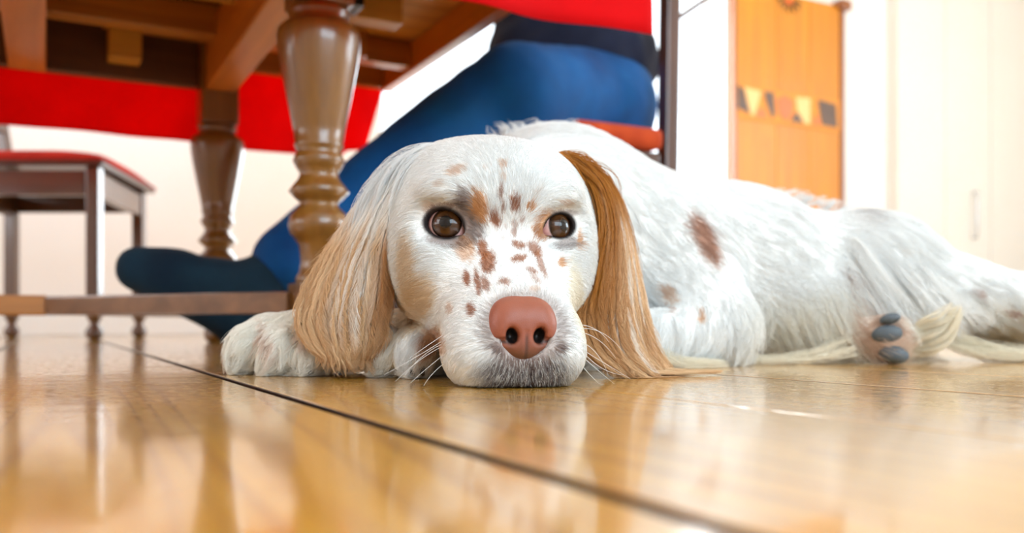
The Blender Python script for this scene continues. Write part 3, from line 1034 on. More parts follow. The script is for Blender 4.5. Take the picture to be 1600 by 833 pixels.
# shoulder, elbow, forearms
add(Cap((0.138, 0.93, 0.140), (0.193, 0.865, 0.046), 0.056, 0.042), 0.02, unit((0.45, -0.1, -0.9)), 0.014, 0.22)
add(Ell((0.198, 0.855, 0.030), (0.034, 0.036, 0.033)), 0.02, unit((0.2, -0.2, -0.9)), 0.016, 0.25)
add(Cap((0.19, 0.85, 0.028), (0.02, 0.735, 0.026), 0.028, 0.022), 0.02, unit((-0.4, -0.4, -0.8)), 0.022, 0.3)
add(Cap((0.02, 0.735, 0.026), (-0.065, 0.685, 0.023), 0.022, 0.022), 0.015, unit((-0.7, -0.5, -0.4)), 0.016, 0.3)
add(Cap((0.02, 0.86, 0.08), (-0.06, 0.735, 0.030), 0.05, 0.026), 0.02, unit((-0.6, -0.6, -0.5)), 0.014, 0.3)
add(Cap((-0.06, 0.735, 0.030), (-0.165, 0.722, 0.026), 0.024, 0.021), 0.015, unit((-0.9, -0.2, -0.3)), 0.014, 0.3)
# front paw reaching left: three toes towards the lens side
add(Cap(P(425, 527, 0.725), P(540, 530, 0.725), 0.0195, 0.022), 0.015, unit((-0.6, -0.5, -0.5)), 0.014, 0.35)
for (tx, ty, td, rx, rz) in ((388, 545, 0.708, 0.0150, 0.0215), (438, 549, 0.690, 0.0150, 0.0205), (492, 553, 0.688, 0.0150, 0.0185)):
    add(Ell(P(tx, ty, td), (rx, 0.025, rz), Matrix.Rotation(-0.22, 3, 'Y')), 0.010, unit((-0.45, -0.6, -0.8)), 0.016, 0.45)
# second front paw beside the cheek
for (tx, ty, td, rx, rz) in ((598, 545, 0.668, 0.0150, 0.0200), (648, 549, 0.655, 0.0160, 0.0195)):
    add(Ell(P(tx, ty, td), (rx, 0.022, rz)), 0.009, unit((-0.25, -0.6, -0.8)), 0.013, 0.4)
# thigh and stretched hind leg
add(Ell((0.375, 1.01, 0.092), (0.105, 0.085, 0.072), Matrix.Rotation(0.25, 3, 'Y')), 0.03, unit((0.75, -0.1, -0.55)), 0.030, 0.35)
add(Cap((0.42, 1.0, 0.092), (0.565, 0.97, 0.058), 0.052, 0.029), 0.02, unit((0.9, -0.1, -0.35)), 0.018, 0.25)
add(Cap((0.565, 0.97, 0.060), (0.66, 0.965, 0.040), 0.030, 0.024), 0.02, unit((0.9, -0.1, -0.35)), 0.014, 0.25)
add(Ell((0.70, 0.96, 0.030), (0.035, 0.028, 0.028)), 0.015, unit((0.9, -0.1, -0.35)), 0.014, 0.3)
# lower hind leg, paw turned to the lens
add(Cap((0.27, 0.96, 0.030), (0.345, 0.905, 0.026), 0.030, 0.021), 0.02, unit((0.5, -0.3, -0.4)), 0.030, 0.35)
HPAW = P(1387, 531, 0.885)
add(Ell(HPAW, (0.0255, 0.024, 0.0245)), 0.012, unit((0.6, -0.5, 0.1)), 0.010, 0.5)
# tail
add(Cap((0.53, 1.06, 0.055), (0.565, 0.98, 0.020), 0.022, 0.013), 0.02, unit((0.6, -0.7, -0.2)), 0.05, 0.3)
add(Cap((0.565, 0.98, 0.020), (0.66, 0.93, 0.010), 0.013, 0.008), 0.01, unit((0.8, -0.4, -0.2)), 0.05, 0.3)
ADD = [p for p in PR if p[0] == '+']
# eye openings
for e in EYES:
    ic = e['c'] + e['n'] * 0.012 - e['s'] * e['e1'] * e['a'] * 0.86 - e['e2'] * e['b'] * 0.22
    PR.append(('-', Ell(ic, (0.0042, 0.0030, 0.012), np.stack((e['e1'], e['e2'], e['n']))), 0.002, None, 0, 0))
    PR.append(('-', Ell(e['c'] + e['n'] * 0.012, (e['a'], e['b'], 0.020), np.stack((e['e1'], e['e2'], e['n']))), 0.0015, None, 0, 0))

gx = axis_steps((-0.26, -0.075, 0.004), (-0.075, 0.066, 0.00125), (0.066, 0.78, 0.0055))
gy = axis_steps((0.525, 0.655, 0.00125), (0.655, 1.25, 0.0055))
gz = axis_steps((-0.012, 0.0, 0.004), (0.0, 0.14, 0.00125), (0.14, 0.29, 0.004))
fv = field([(p[0], p[1], p[2]) for p in PR], gx, gy, gz)
BV, BQ = surface_nets(fv, gx, gy, gz)
del fv
BV = relax(BV, BQ, 2, 0.4)
BV[:, 2] = np.maximum(BV[:, 2], 0.0012)
BN = vnormals(BV, BQ)


def eye_q(p):
    """smallest elliptic distance to an eye opening (1 = on the rim) and the outward direction in the lid plane"""
    q = np.full(len(p), 9.0); dr = np.zeros_like(p)
    for e in EYES:
        r = p - e['c']
        x, y, n_ = r @ e['e1'], r @ e['e2'], r @ e['n']
        v = np.sqrt((x / e['a']) ** 2 + (y / e['b']) ** 2)
        v = np.where(n_ > 0, v, 9.0)
        d_ = nrm(x[:, None] * e['e1'] + y[:, None] * e['e2'])
        m = v < q
        q = np.where(m, v, q); dr[m] = d_[m]
    return q, dr


# ---- coat colours and a painted cheek shade (freckles placed by image pixels, each a small ellipse projected from the camera)
WHITE = np.array(lin(236, 237, 236)); CREAM = np.array(lin(240, 226, 196)); TAN = np.array(lin(200, 140, 78)); BROWN = np.array(lin(152, 90, 48))
GREYB = np.array(lin(116, 92, 84)); DARK = np.array(lin(34, 26, 26)); BUFF_SHADE = np.array(lin(214, 184, 140)); PINK = np.array(lin(226, 190, 176)); LIPS = np.array(lin(66, 52, 54)); PADBR = np.array(lin(178, 116, 76))
SPOTS = [  # px, py, rx, ry, turn, colour, strength, depth range
    (778, 546, 12, 9, -35, LIPS, 0.8), (876, 546, 10, 9, 35, LIPS, 0.8), (831, 578, 3, 22, 0, DARK, 0.85), (822, 603, 70, 5, 0, DARK, 0.7), (722, 371, 7, 5, 30, DARK, 0.9), (857, 369, 6, 5, -30, DARK, 0.9), (733, 342, 24, 44, 8, GREYB, 0.8), (750, 322, 12, 24, 10, TAN, 0.85), (726, 388, 15, 20, 15, TAN, 0.6), (668, 322, 9, 11, 0, TAN, 0.3),
    (713, 266, 17, 7, 28, TAN, 0.5), (686, 286, 8, 5, 20, TAN, 0.3), (696, 376, 32, 12, -4, GREYB, 0.75), (672, 338, 9, 24, -20, GREYB, 0.6), (694, 322, 28, 6, 8, GREYB, 0.5),
    (700, 320, 20, 6, 10, GREYB, 0.5), (722, 306, 9, 14, 20, GREYB, 0.5),
    (850, 350, 17, 24, -10, TAN, 0.85), (846, 362, 14, 12, 0, BROWN, 0.5), (882, 332, 22, 6, 0, GREYB, 0.6), (888, 381, 22, 10, 10, GREYB, 0.65),
    (907, 376, 4, 18, 0, TAN, 0.7), (879, 410, 6, 8, 0, TAN, 0.8), (886, 315, 9, 4, 0, TAN, 0.35), (838, 300, 6, 4, 0, TAN, 0.2),
    (804, 318, 8, 13, 15, BROWN, 0.9), (773, 342, 8, 13, 20, BROWN, 0.9), (782, 302, 4, 10, -8, BROWN, 0.8), (785, 326, 3, 9, 5, BROWN, 0.7),
    (828, 322, 6, 7, 20, TAN, 0.9), (803, 348, 5, 6, 0, BROWN, 0.5), (803, 361, 5, 7, 0, BROWN, 0.6), (815, 341, 4, 6, -15, BROWN, 0.5),
    (786, 255, 6, 5, 0, TAN, 0.6), (786, 276, 4, 7, 0, TAN, 0.4), (758, 260, 4, 4, 0, TAN, 0.25), (790, 352, 4, 4, 0, BROWN, 0.3), (786, 370, 4, 4, 0, BROWN, 0.25),
    (754, 388, 8, 16, 8, BROWN, 0.9), (762, 408, 12, 18, -10, BROWN, 0.9), (745, 440, 5, 20, 8, BROWN, 0.85), (728, 434, 6, 12, 5, BROWN, 0.9),
    (735, 483, 7, 11, 12, BROWN, 0.85), (757, 442, 7, 13, 15, BROWN, 0.75), (788, 438, 10, 6, -5, BROWN, 0.7), (700, 480, 5, 9, 10, TAN, 0.4),
    (810, 381, 12, 6, -12, BROWN, 0.85), (811, 402, 13, 6, 10, BROWN, 0.85), (836, 388, 16, 8, -48, BROWN, 0.8), (846, 412, 5, 24, 22, BROWN, 0.7),
    (832, 421, 10, 4, -25, BROWN, 0.75), (838, 434, 12, 4, -40, BROWN, 0.5), (836, 450, 8, 5, 0, TAN, 0.4), (690, 545, 7, 10, 0, TAN, 0.35),
    (1050, 262, 23, 7, -22, BROWN, 0.95), (1105, 378, 16, 44, 24, BROWN, 0.85), (1048, 462, 12, 14, 20, TAN, 0.6), (1049, 493, 5, 8, 10, BROWN, 0.8), (1096, 499, 6, 8, 0, TAN, 0.85),
    (1348, 455, 12, 16, 40, BROWN, 0.8), (1534, 460, 7, 6, 0, BROWN, 0.7), (1590, 492, 10, 6, 0, BROWN, 0.9), (1248, 335, 5, 16, 10, GREYB, 0.2), (1360, 345, 26, 5, -15, GREYB, 0.3),
    (632, 425, 16, 60, 0, BUFF_SHADE, 0.7), (642, 480, 26, 52, -28, BUFF_SHADE, 0.8), (668, 545, 14, 34, -20, BUFF_SHADE, 0.6), (905, 470, 12, 60, 10, CREAM, 0.5),  # left cheek: tan tint with the shade beside the muzzle painted in
    (668, 540, 18, 26, -25, PADBR, 0.6), (412, 540, 10, 34, 20, PADBR, 0.45), (470, 535, 9, 20, 30, PADBR, 0.4),
    (1388, 533, 44, 42, 0, PADBR, 0.55),
]


def coat(p, n):
    x, y = proj(p)
    facing = (n * nrm(np.array([0, 0, EYE]) - p)).sum(1) > -0.15
    c = np.repeat(WHITE[None], len(p), 0)
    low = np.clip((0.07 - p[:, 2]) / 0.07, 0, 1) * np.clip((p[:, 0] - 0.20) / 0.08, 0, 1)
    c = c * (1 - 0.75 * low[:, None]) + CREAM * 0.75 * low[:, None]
    paw = ((p[:, 0] < -0.05) & (p[:, 2] < 0.05) & (p[:, 1] > 0.64))
    c[paw] = CREAM * 0.35 + WHITE * 0.65
    nz = 0.5 + 0.5 * np.sin(x * 1.31 + 2 * np.sin(y * 0.7)) * np.sin(y * 1.1 + 2 * np.sin(x * 0.9))
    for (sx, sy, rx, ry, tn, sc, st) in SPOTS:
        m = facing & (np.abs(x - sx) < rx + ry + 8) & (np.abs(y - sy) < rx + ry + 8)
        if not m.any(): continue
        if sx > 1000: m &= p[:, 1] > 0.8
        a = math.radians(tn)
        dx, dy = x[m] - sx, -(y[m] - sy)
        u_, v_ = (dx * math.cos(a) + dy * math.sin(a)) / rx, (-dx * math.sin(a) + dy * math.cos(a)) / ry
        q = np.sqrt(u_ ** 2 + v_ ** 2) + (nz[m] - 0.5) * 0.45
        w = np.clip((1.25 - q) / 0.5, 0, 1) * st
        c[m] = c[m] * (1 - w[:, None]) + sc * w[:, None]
    # lips and chin: dark skin below the nose
    lx, ly = (x - 820) / 80, (y - 586) / 36
    w = np.clip((1.2 - np.sqrt(lx ** 2 + ly ** 2)) / 0.5, 0, 1) * ((p[:, 1] < 0.60) & facing)
    lw = w * (0.65 + 0.35 * nz)
    c = c * (1 - lw[:, None]) + LIPS * lw[:, None]
    sk = np.clip((1.3 - np.sqrt(((x - 820) / 64) ** 2 + ((y - 512) / 56) ** 2)) / 0.35, 0, 1) * ((p[:, 1] < 0.60) & facing)
    c = c * (1 - 0.6 * sk[:, None]) + (GREYB * 0.85 + PINK * 0.15) * 0.6 * sk[:, None]
    return c


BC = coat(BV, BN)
eq, _ = eye_q(BV)
rim = np.clip((1.34 - eq) / 0.20, 0, 1)
BCs = BC * (1 - rim[:, None]) + DARK * rim[:, None]
# bare skin shows darker at the lips; beneath the coat the hide is slightly pink
inpx, inpy = proj(BV)
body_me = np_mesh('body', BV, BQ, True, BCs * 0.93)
BODY = dlink('body', body_me, M_hide)

# ---- fur
wsum = np.zeros(len(BV)); FL = np.zeros_like(BV); LN = np.zeros(len(BV)); LF = np.zeros(len(BV))


def headflow(p):
    s, z = (p - HB) @ HS, p[:, 2]
    w = 0.9 * np.exp(-(s / 0.035) ** 2) * np.clip((z - 0.03) / 0.03, 0, 1) - 0.40 * (1 - np.exp(-(s / 0.045) ** 2)) - 0.6 * np.clip((0.03 - z) / 0.02, 0, 1)
    return nrm(HS[None] * (s / 0.05 * 0.8)[:, None] - HV[None] * 0.6 + HU[None] * w[:, None])


for op, pr, k, flow, ln, lift in ADD:
    m = np.all((BV > pr.lo - 0.04) & (BV < pr.hi + 0.04), 1)
    if not m.any(): continue
    d = pr(BV[m, 0], BV[m, 1], BV[m, 2])
    w = np.exp(-np.maximum(d, 0) / 0.007)
    fl = headflow(BV[m]) if isinstance(flow, str) else np.repeat(np.asarray(flow)[None], m.sum(), 0)
    FL[m] += fl * w[:, None]; LN[m] += ln * w; LF[m] += lift * w; wsum[m] += w
FL = nrm(FL); LN /= np.maximum(wsum, 1e-9); LF /= np.maximum(wsum, 1e-9)
quadc = BV[BQ].mean(1)
qn = BN[BQ].mean(1)
vis = ((qn * nrm(np.array([0.0, 0.0, EYE]) - quadc)).sum(1) > -0.45).astype(float)
vis = np.where(vis > 0, 1.0, 0.22)
NOSEC = Hd(0.001, 0.012, 0.0375)


def bare(p):
    r = (p - NOSEC) @ HAX.T
    nq = np.sqrt((r[:, 0] / 0.0205) ** 2 + (r[:, 1] / 0.022) ** 2 + (r[:, 2] / 0.0185) ** 2)
    q, _ = eye_q(p)
    return (nq < 1.0) | (q < 1.26)


def fur(name, n, sel, rad, m=5, lscale=1.0, **k):
    f, w = scatter(BV, BQ, n, vis * sel)
    p = lerp_attr(BV, BQ, f, w); nn = nrm(lerp_attr(BN, BQ, f, w)); fl = lerp_attr(FL, BQ, f, w)
    ln = lerp_attr(LN, BQ, f, w) * lscale; lf = lerp_attr(LF, BQ, f, w)
    q, dr = eye_q(p)
    near = np.clip((1.9 - q) / 0.5, 0, 1)[:, None]
    fl = nrm(fl * (1 - near) + dr * near)
    ln = ln * (1 - 0.45 * near[:, 0])
    keep = ~bare(p) & (p[:, 2] > 0.0022)
    p, nn, fl, ln, lf = p[keep], nn[keep], fl[keep], ln[keep], lf[keep]
    ln = ln * (0.7 + 0.6 * rng.random(len(ln)))
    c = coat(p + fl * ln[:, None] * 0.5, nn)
    x, y = proj(p)
    onlip = (p[:, 1] < 0.60) & (y > 548) & (x > 740) & (x < 900)
    pale = onlip & (rng.random(len(p)) < 0.24)
    c[pale] = WHITE * 0.9
    c = c * (0.93 + 0.1 * rng.random((len(c), 1)))
    pts = grow(p, nn, fl, ln, lf, m, **k)
    return pts, c, rad * (0.7 + 0.6 * rng.random(len(p)))


isface = (quadc[:, 1] < 0.70) & (np.abs((quadc - HB) @ HS) < 0.095)
ispaw = (quadc[:, 2] < 0.055) & (quadc[:, 0] < -0.045) & (quadc[:, 1] > 0.63)
face = (isface & ~ispaw).astype(float)
belly = ((quadc[:, 0] > 0.20) & (quadc[:, 2] < 0.09)).astype(float)
paws = ispaw.astype(float)
torso = (~isface & ~ispaw).astype(float)
pts, c, r = fur('fur', 85000, face, 0.00013, 4, jitter=0.22, droop=0.1, clump=10, clump_amt=0.35)
strands('face_fur', pts, r, c, BODY, 0.3, kind='stuff')
pts, c, r = fur('fur', 70000, torso, 0.00021, 6, jitter=0.35, droop=0.25, wave=0.12, clump=26, clump_amt=0.75)
strands('body_fur', pts, r, c, BODY, 0.25, kind='stuff')
pts, c, r = fur('fur', 9000, belly, 0.00022, 8, lscale=1.7, jitter=0.3, droop=0.5, wave=0.2, clump=60, clump_amt=0.9)
strands('feathering', pts, r, c, BODY, 0.25, kind='stuff')
pts, c, r = fur('fur', 17000, paws, 0.00016, 6, jitter=0.3, droop=0.4, wave=0.1, clump=30, clump_amt=0.8)
strands('paw_fur', pts, r, c, BODY, 0.25, kind='stuff')


# ---- eyes
def eye_material():
    m, nt, b = mat('dog_eye')
    tc = N(nt, 'ShaderNodeTexCoord')
    sp = N(nt, 'ShaderNodeSeparateXYZ'); nt.links.new(tc.outputs['Object'], sp.inputs[0])
    x2 = N(nt, 'ShaderNodeMath', operation='POWER'); x2.inputs[1].default_value = 2; nt.links.new(sp.outputs[0], x2.inputs[0])
    y2 = N(nt, 'ShaderNodeMath', operation='POWER'); y2.inputs[1].default_value = 2; nt.links.new(sp.outputs[1], y2.inputs[0])
    ad = N(nt, 'ShaderNodeMath', operation='ADD'); nt.links.new(x2.outputs[0], ad.inputs[0]); nt.links.new(y2.outputs[0], ad.inputs[1])
    sq = N(nt, 'ShaderNodeMath', operation='SQRT'); nt.links.new(ad.outputs[0], sq.inputs[0])
    dv = N(nt, 'ShaderNodeMath', operation='DIVIDE'); dv.inputs[1].default_value = 0.0156; nt.links.new(sq.outputs[0], dv.inputs[0])
    r = ramp(nt, [(0.0, (0.004, 0.003, 0.003)), (0.25, (0.004, 0.003, 0.003)), (0.29, lin(50, 26, 8)), (0.48, lin(70, 40, 14)), (0.60, lin(44, 24, 9)), (0.655, lin(30, 16, 12)), (0.70, lin(206, 168, 164)), (0.92, lin(190, 104, 98))])
    nt.links.new(dv.outputs[0], r.inputs['Fac'])
    nz = N(nt, 'ShaderNodeTexNoise', i_Scale=420.0, i_Detail=3.0); nt.links.new(tc.outputs['Object'], nz.inputs['Vector'])
    mx = N(nt, 'ShaderNodeMix', data_type='RGBA', blend_type='OVERLAY'); mx.inputs['Factor'].default_value = 0.4
    nt.links.new(r.outputs['Color'], mx.inputs[6]); nt.links.new(nz.outputs['Fac'], mx.inputs[7])
    nt.links.new(mx.outputs[2], b.inputs['Base Color'])
    b.inputs['Roughness'].default_value = 0.25
    b.inputs['Coat Weight'].default_value = 1.0; b.inputs['Coat Roughness'].default_value = 0.01; b.inputs['Coat IOR'].default_value = 1.36; b.inputs['Specular IOR Level'].default_value = 0.1
    return m


M_eye = eye_material()
for e, gaze in zip(EYES, ((-0.09, -0.99, 0.14), (0.66, -0.74, 0.10))):
    bm = bmesh.new()
    bmesh.ops.create_uvsphere(bm, u_segments=48, v_segments=32, radius=e['R'])
    for v in bm.verts:                      # the clear dome over the iris stands proud
        if v.co.z > 0:
            q = math.hypot(v.co.x, v.co.y) / e['R']
            v.co.z += 0.0012 * max(0, 1 - (q / 0.62) ** 2)
    me = bm_mesh('eye', bm, True)
    o = link('eye', me, M_eye, DOG)
    o.rotation_euler = Vector(gaze).to_track_quat('Z', 'Y').to_euler()
    o.location = Vector(e['c']) - Vector((0.05, 0.85, 0))

# ---- nose leather, modelled in its own small frame (x side, y back, z up)
nop = [('+', Ell((0, 0.0145, 0.0030), (0.0180, 0.0140, 0.0142)), 0.004)]
for s in (-1, 1):
    nop.append(('+', Ell((0.0128 * s, 0.0110, -0.0005), (0.0088, 0.0100, 0.0108)), 0.006))
for s in (-1, 1):
    nop.append(('+', Ell((0.0095 * s, 0.0150, 0.0068), (0.0092, 0.0110, 0.0092)), 0.006))
nop += [('+', Ell((0, 0.0100, -0.0105), (0.0125, 0.0085, 0.0095)), 0.008), ('+', Cap((0, 0.022, 0.006), (0, 0.036, 0.012), 0.013, 0.012), 0.006)]
for s in (-1, 1):
    ax_ = np.array(Matrix.Rotation(-0.35 * s, 3, 'Y'))
    nop.append(('-', Ell((0.0085 * s, 0.0005, -0.0046), (0.0038, 0.0095, 0.0048), ax_), 0.003))
    nop.append(('-', Cap((0.0100 * s, 0.0012, -0.0080), (0.0190 * s, 0.0062, -0.0078), 0.0026, 0.0015), 0.0015))
nop += [('-', Cap((0, -0.0010, -0.0030), (0, -0.0010, -0.022), 0.0016, 0.0024), 0.002)]
ng = axis_steps((-0.026, 0.026, 0.0006)); ngy = axis_steps((-0.006, 0.030, 0.0006)); ngz = axis_steps((-0.026, 0.026, 0.0006))
nf = field(nop, ng, ngy, ngz)
NV, NQ = surface_nets(nf, ng, ngy, ngz)
NV = relax(NV, NQ, 3, 0.5)
hol = np.zeros(len(NV))
for s in (-1, 1):
    hol = np.maximum(hol, np.clip((1.25 - np.sqrt(((NV[:, 0] - 0.0085 * s) / 0.0040) ** 2 + ((NV[:, 2] + 0.0045) / 0.0060) ** 2)) / 0.4, 0, 1) * np.clip((NV[:, 1] - 0.0028) / 0.002, 0, 1))
NC = np.repeat(np.array(lin(144, 80, 60))[None], len(NV), 0)
lowr = np.clip((-0.006 - NV[:, 2]) / 0.010, 0, 1)[:, None]
NC = NC * (1 - lowr) + np.array(lin(98, 62, 44)) * lowr
slit = np.clip((0.0016 - np.abs(NV[:, 2] + 0.0080)) / 0.0012, 0, 1) * np.clip((np.abs(NV[:, 0]) - 0.009) / 0.002, 0, 1) * np.clip((0.0195 - np.abs(NV[:, 0])) / 0.003, 0, 1)
hol = np.maximum(hol, 0.75 * slit)
NC = NC * (1 - hol[:, None]) + np.array(lin(26, 16, 14)) * hol[:, None]
grv = np.clip((0.0016 - np.abs(NV[:, 0])) / 0.0012, 0, 1)[:, None] * np.clip((-0.002 - NV[:, 2]) / 0.004, 0, 1)[:, None]
NC = NC * (1 - 0.7 * grv) + np.array(lin(60, 36, 28)) * 0.7 * grv
yw = math.radians(4)
NL = NV.copy(); NL[:, 0], NL[:, 1] = NV[:, 0] * math.cos(yw) - NV[:, 1] * -math.sin(yw) * -1, NV[:, 1] * math.cos(yw) + NV[:, 0] * math.sin(yw)
NW = HB + (NL[:, :1] + 0.0015) * HS + NL[:, 1:2] * -HV + (NL[:, 2:3] * 1.08 + 0.0372) * HU
M_nose, nt, b = mat('nose_leather')
at = N(nt, 'ShaderNodeAttribute', attribute_name='col'); nt.links.new(at.outputs['Color'], b.inputs['Base Color'])
tc = N(nt, 'ShaderNodeTexCoord'); vo = N(nt, 'ShaderNodeTexVoronoi', i_Scale=1500.0); nt.links.new(tc.outputs['Object'], vo.inputs['Vector'])
bp = N(nt, 'ShaderNodeBump', i_Strength=0.2, i_Distance=0.0004); nt.links.new(vo.outputs['Distance'], bp.inputs['Height']); nt.links.new(bp.outputs['Normal'], b.inputs['Normal'])
b.inputs['Roughness'].default_value = 0.45; b.inputs['Specular IOR Level'].default_value = 0.4
dlink('nose', np_mesh('nose', NW, NQ, True, NC), M_nose, label='pinkish brown nose with dark nostrils')


# ---- ears: a leather flap with long feathering that follows it
def poly(pts, t):
    pts = np.array([P(*p) for p in pts]); n = len(pts)
    x = np.clip(np.asarray(t) * (n - 1), 0, n - 1 - 1e-6)
    i = x.astype(int); f = (x - i)[..., None]
    p0, p1, p2, p3 = pts[np.maximum(i - 1, 0)], pts[i], pts[np.minimum(i + 1, n - 1)], pts[np.minimum(i + 2, n - 1)]
    return 0.5 * ((2 * p1) + (-p0 + p2) * f + (2 * p0 - 5 * p1 + 4 * p2 - p3) * f ** 2 + (-p0 + 3 * p1 - 3 * p2 + p3) * f ** 3)


def ear(A, B, bulge, colour, n, tmax, ln, rad, label):
    def S(s, t):
        a, b_ = poly(A, t), poly(B, t)
        p = a * (1 - s)[..., None] + b_ * s[..., None]
        p[..., 1] -= bulge * np.sin(np.pi * np.clip(s, 0, 1)) * (1 - 0.5 * t)
        return p
    ns, nt2 = 14, 26
    s, t = np.meshgrid(np.linspace(0, 1, ns), np.linspace(0, tmax, nt2))
    mid = S(s, t)
    th = 0.0035 * np.sqrt(np.clip(1 - (2 * s - 1) ** 2, 0, 1)) * np.clip((tmax - t) / 0.15, 0.02, 1) ** 0.5 + 0.0004
    fr = mid.copy(); fr[..., 1] -= th; bk = mid.copy(); bk[..., 1] += th
    V = np.concatenate((fr.reshape(-1, 3), bk.reshape(-1, 3)))
    Q = []
    o_ = ns * nt2
    for i in range(nt2 - 1):
        for j in range(ns - 1):
            a = i * ns + j
            Q.append((a, a + ns, a + ns + 1, a + 1)); Q.append((o_ + a, o_ + a + 1, o_ + a + ns + 1, o_ + a + ns))
    for i in range(nt2 - 1):
        for j in (0, ns - 1):
            a = i * ns + j
            q = (a, o_ + a, o_ + a + ns, a + ns)
            Q.append(q if j == 0 else q[::-1])
    for j in range(ns - 1):
        for i in (0, nt2 - 1):
            a = i * ns + j
            q = (a, a + 1, o_ + a + 1, o_ + a)
            Q.append(q if i == 0 else q[::-1])
    col_ = colour(np.concatenate((s.ravel(), s.ravel())), np.concatenate((t.ravel(), t.ravel())), np.full(2 * o_, 0.5))
    me = np_mesh('ear', V, np.array(Q), True, col_ * 0.85)
    eo = dlink('ear', me, M_hide, label=label)
    # feathering
    m = 9
    rs, rt = rng.random(n), rng.random(n) ** 0.85 * tmax
    L = ln * (0.55 + 0.6 * rng.random(n)) * (0.5 + 0.8 * rt)
    # locks: neighbouring hairs share a wandering path
    lock = np.floor(rs * 44 + 0.8 * np.sin(rt * 9)) + 50 * np.floor(rt * 4)
    lr = np.random.default_rng(11).random((400, 4))
    li = (lock.astype(int) % 400)
    cen = (np.floor(rs * 44) + 0.5) / 44
    tt = np.linspace(0, 1, m)
    sN = rs[:, None] + (cen - rs)[:, None] * 0.75 * tt[None] ** 1.2 + (lr[li, 0] - 0.5)[:, None] * 0.14 * tt[None] ** 1.5 + 0.055 * np.sin(tt[None] * (5 + 4 * lr[li, 1])[:, None] + lr[li, 2][:, None] * 6) * tt[None]
    tN = rt[:, None] + L[:, None] * tt[None]
    over = np.maximum(tN - 1, 0)
    pp = S(sN, np.minimum(tN, 1))
    end = nrm((poly(A, np.array([0.999])) - poly(A, np.array([0.93]))) + (poly(B, np.array([0.999])) - poly(B, np.array([0.93]))))
    kick = np.stack(((lr[li, 0] - 0.45) * 0.8, -0.25 * lr[li, 3], 0 * li), 1)
    pp = pp + over[..., None] * (end + kick[:, None, :]) * (0.02 + 0.07 * lr[li, 1])[:, None, None]
    frontside = rng.random(n) < 0.72
    thr = 0.0036 * np.sqrt(np.clip(1 - (2 * rs - 1) ** 2, 0, 1)) + 0.0004
    puff = thr[:, None] + (0.0015 + 0.0055 * lr[li, 3])[:, None] * np.sin(np.pi * np.minimum(tt * 0.8 + 0.03, 1))[None]
    pp[..., 1] += np.where(frontside, -1, 1)[:, None] * puff
    pp[..., 0] += rng.normal(0, 0.0006, (n, 1)) * tt[None]
    rootcol = np.stack([colour(np.clip(sN[:, i], 0, 1), tN[:, i], lr[li, 1]) for i in range(m)], 1)
    rootcol = rootcol * (0.85 + 0.25 * rng.random((n, 1, 1)))
    strands('ear_fur', pp, rad * (0.7 + 0.6 * rng.random(n)), rootcol, eo, 0.25, kind='stuff')
    return eo


def mixc(a, b_, w): return a * (1 - w[:, None]) + b_ * w[:, None]


EW = np.array(lin(240, 236, 230)); ET = np.array(lin(226, 192, 150)); EB = np.array(lin(184, 134, 86)); EG = np.array(lin(172, 110, 38)); EL = np.array(lin(226, 190, 148))


def col_left(s, t, r):
    c = mixc(np.repeat(ET[None], len(s), 0), np.repeat(EB[None], len(s), 0), np.clip((s - 0.78) / 0.12, 0, 1) * np.clip((0.85 - t) / 0.3, 0.25, 1))
    c = mixc(c, np.repeat(EB[None], len(s), 0), 0.35 * (r > 0.78) * (t > 0.3))
    band = np.exp(-((s - (0.50 + 0.15 * t)) / 0.20) ** 2) * np.clip((0.95 - t) / 0.4, 0, 1)
    streak = (np.sin(s * 46 + r * 3) > 0.15) * 0.8 * band
    w = np.clip(1.0 * np.clip((0.34 - t) / 0.14, 0, 1) * (s < 0.92) + streak + 0.7 * band * (r < 0.35), 0, 1)
    return mixc(c, np.repeat(EW[None], len(s), 0), w)


def col_right(s, t, r):
    c = mixc(np.repeat(EG[None], len(s), 0), np.repeat(EL[None], len(s), 0), np.clip((s - 0.42) / 0.25, 0, 1) * np.clip((t - 0.22) / 0.2, 0, 1))
    c = mixc(c, np.repeat(ET[None], len(s), 0), np.clip((t - 0.55) / 0.4, 0, 1) * 0.7)
    c = mixc(c, np.repeat(EB[None], len(s), 0), 0.6 * (r > 0.7))
    return mixc(c, np.repeat(EW[None], len(s), 0), 0.6 * (r < 0.14) * (s > 0.4) * (t > 0.3))


ear([(640, 240, 0.690), (572, 304, 0.685), (516, 382, 0.68), (474, 455, 0.67), (462, 505, 0.665), (478, 538, 0.66), (500, 558, 0.655)],
    [(660, 262, 0.648), (632, 322, 0.636), (618, 392, 0.636), (614, 450, 0.638), (606, 506, 0.642), (598, 540, 0.646), (582, 564, 0.652)],
    0.010, col_left, 13000, 0.80, 0.31, 0.00019, 'white and tan streaked ear')
ear([(884, 252, 0.690), (922, 300, 0.662), (932, 360, 0.652), (912, 430, 0.645), (894, 490, 0.645), (908, 545, 0.648), (945, 578, 0.653)],
    [(902, 246, 0.720), (958, 290, 0.715), (986, 365, 0.705), (1002, 440, 0.695), (1014, 500, 0.69), (1026, 545, 0.685), (1045, 577, 0.680)],
    0.012, col_right, 13000, 0.80, 0.42, 0.00019, 'golden brown ear')
EARS = [o for o in DOG.children if o.name.startswith('ear')]
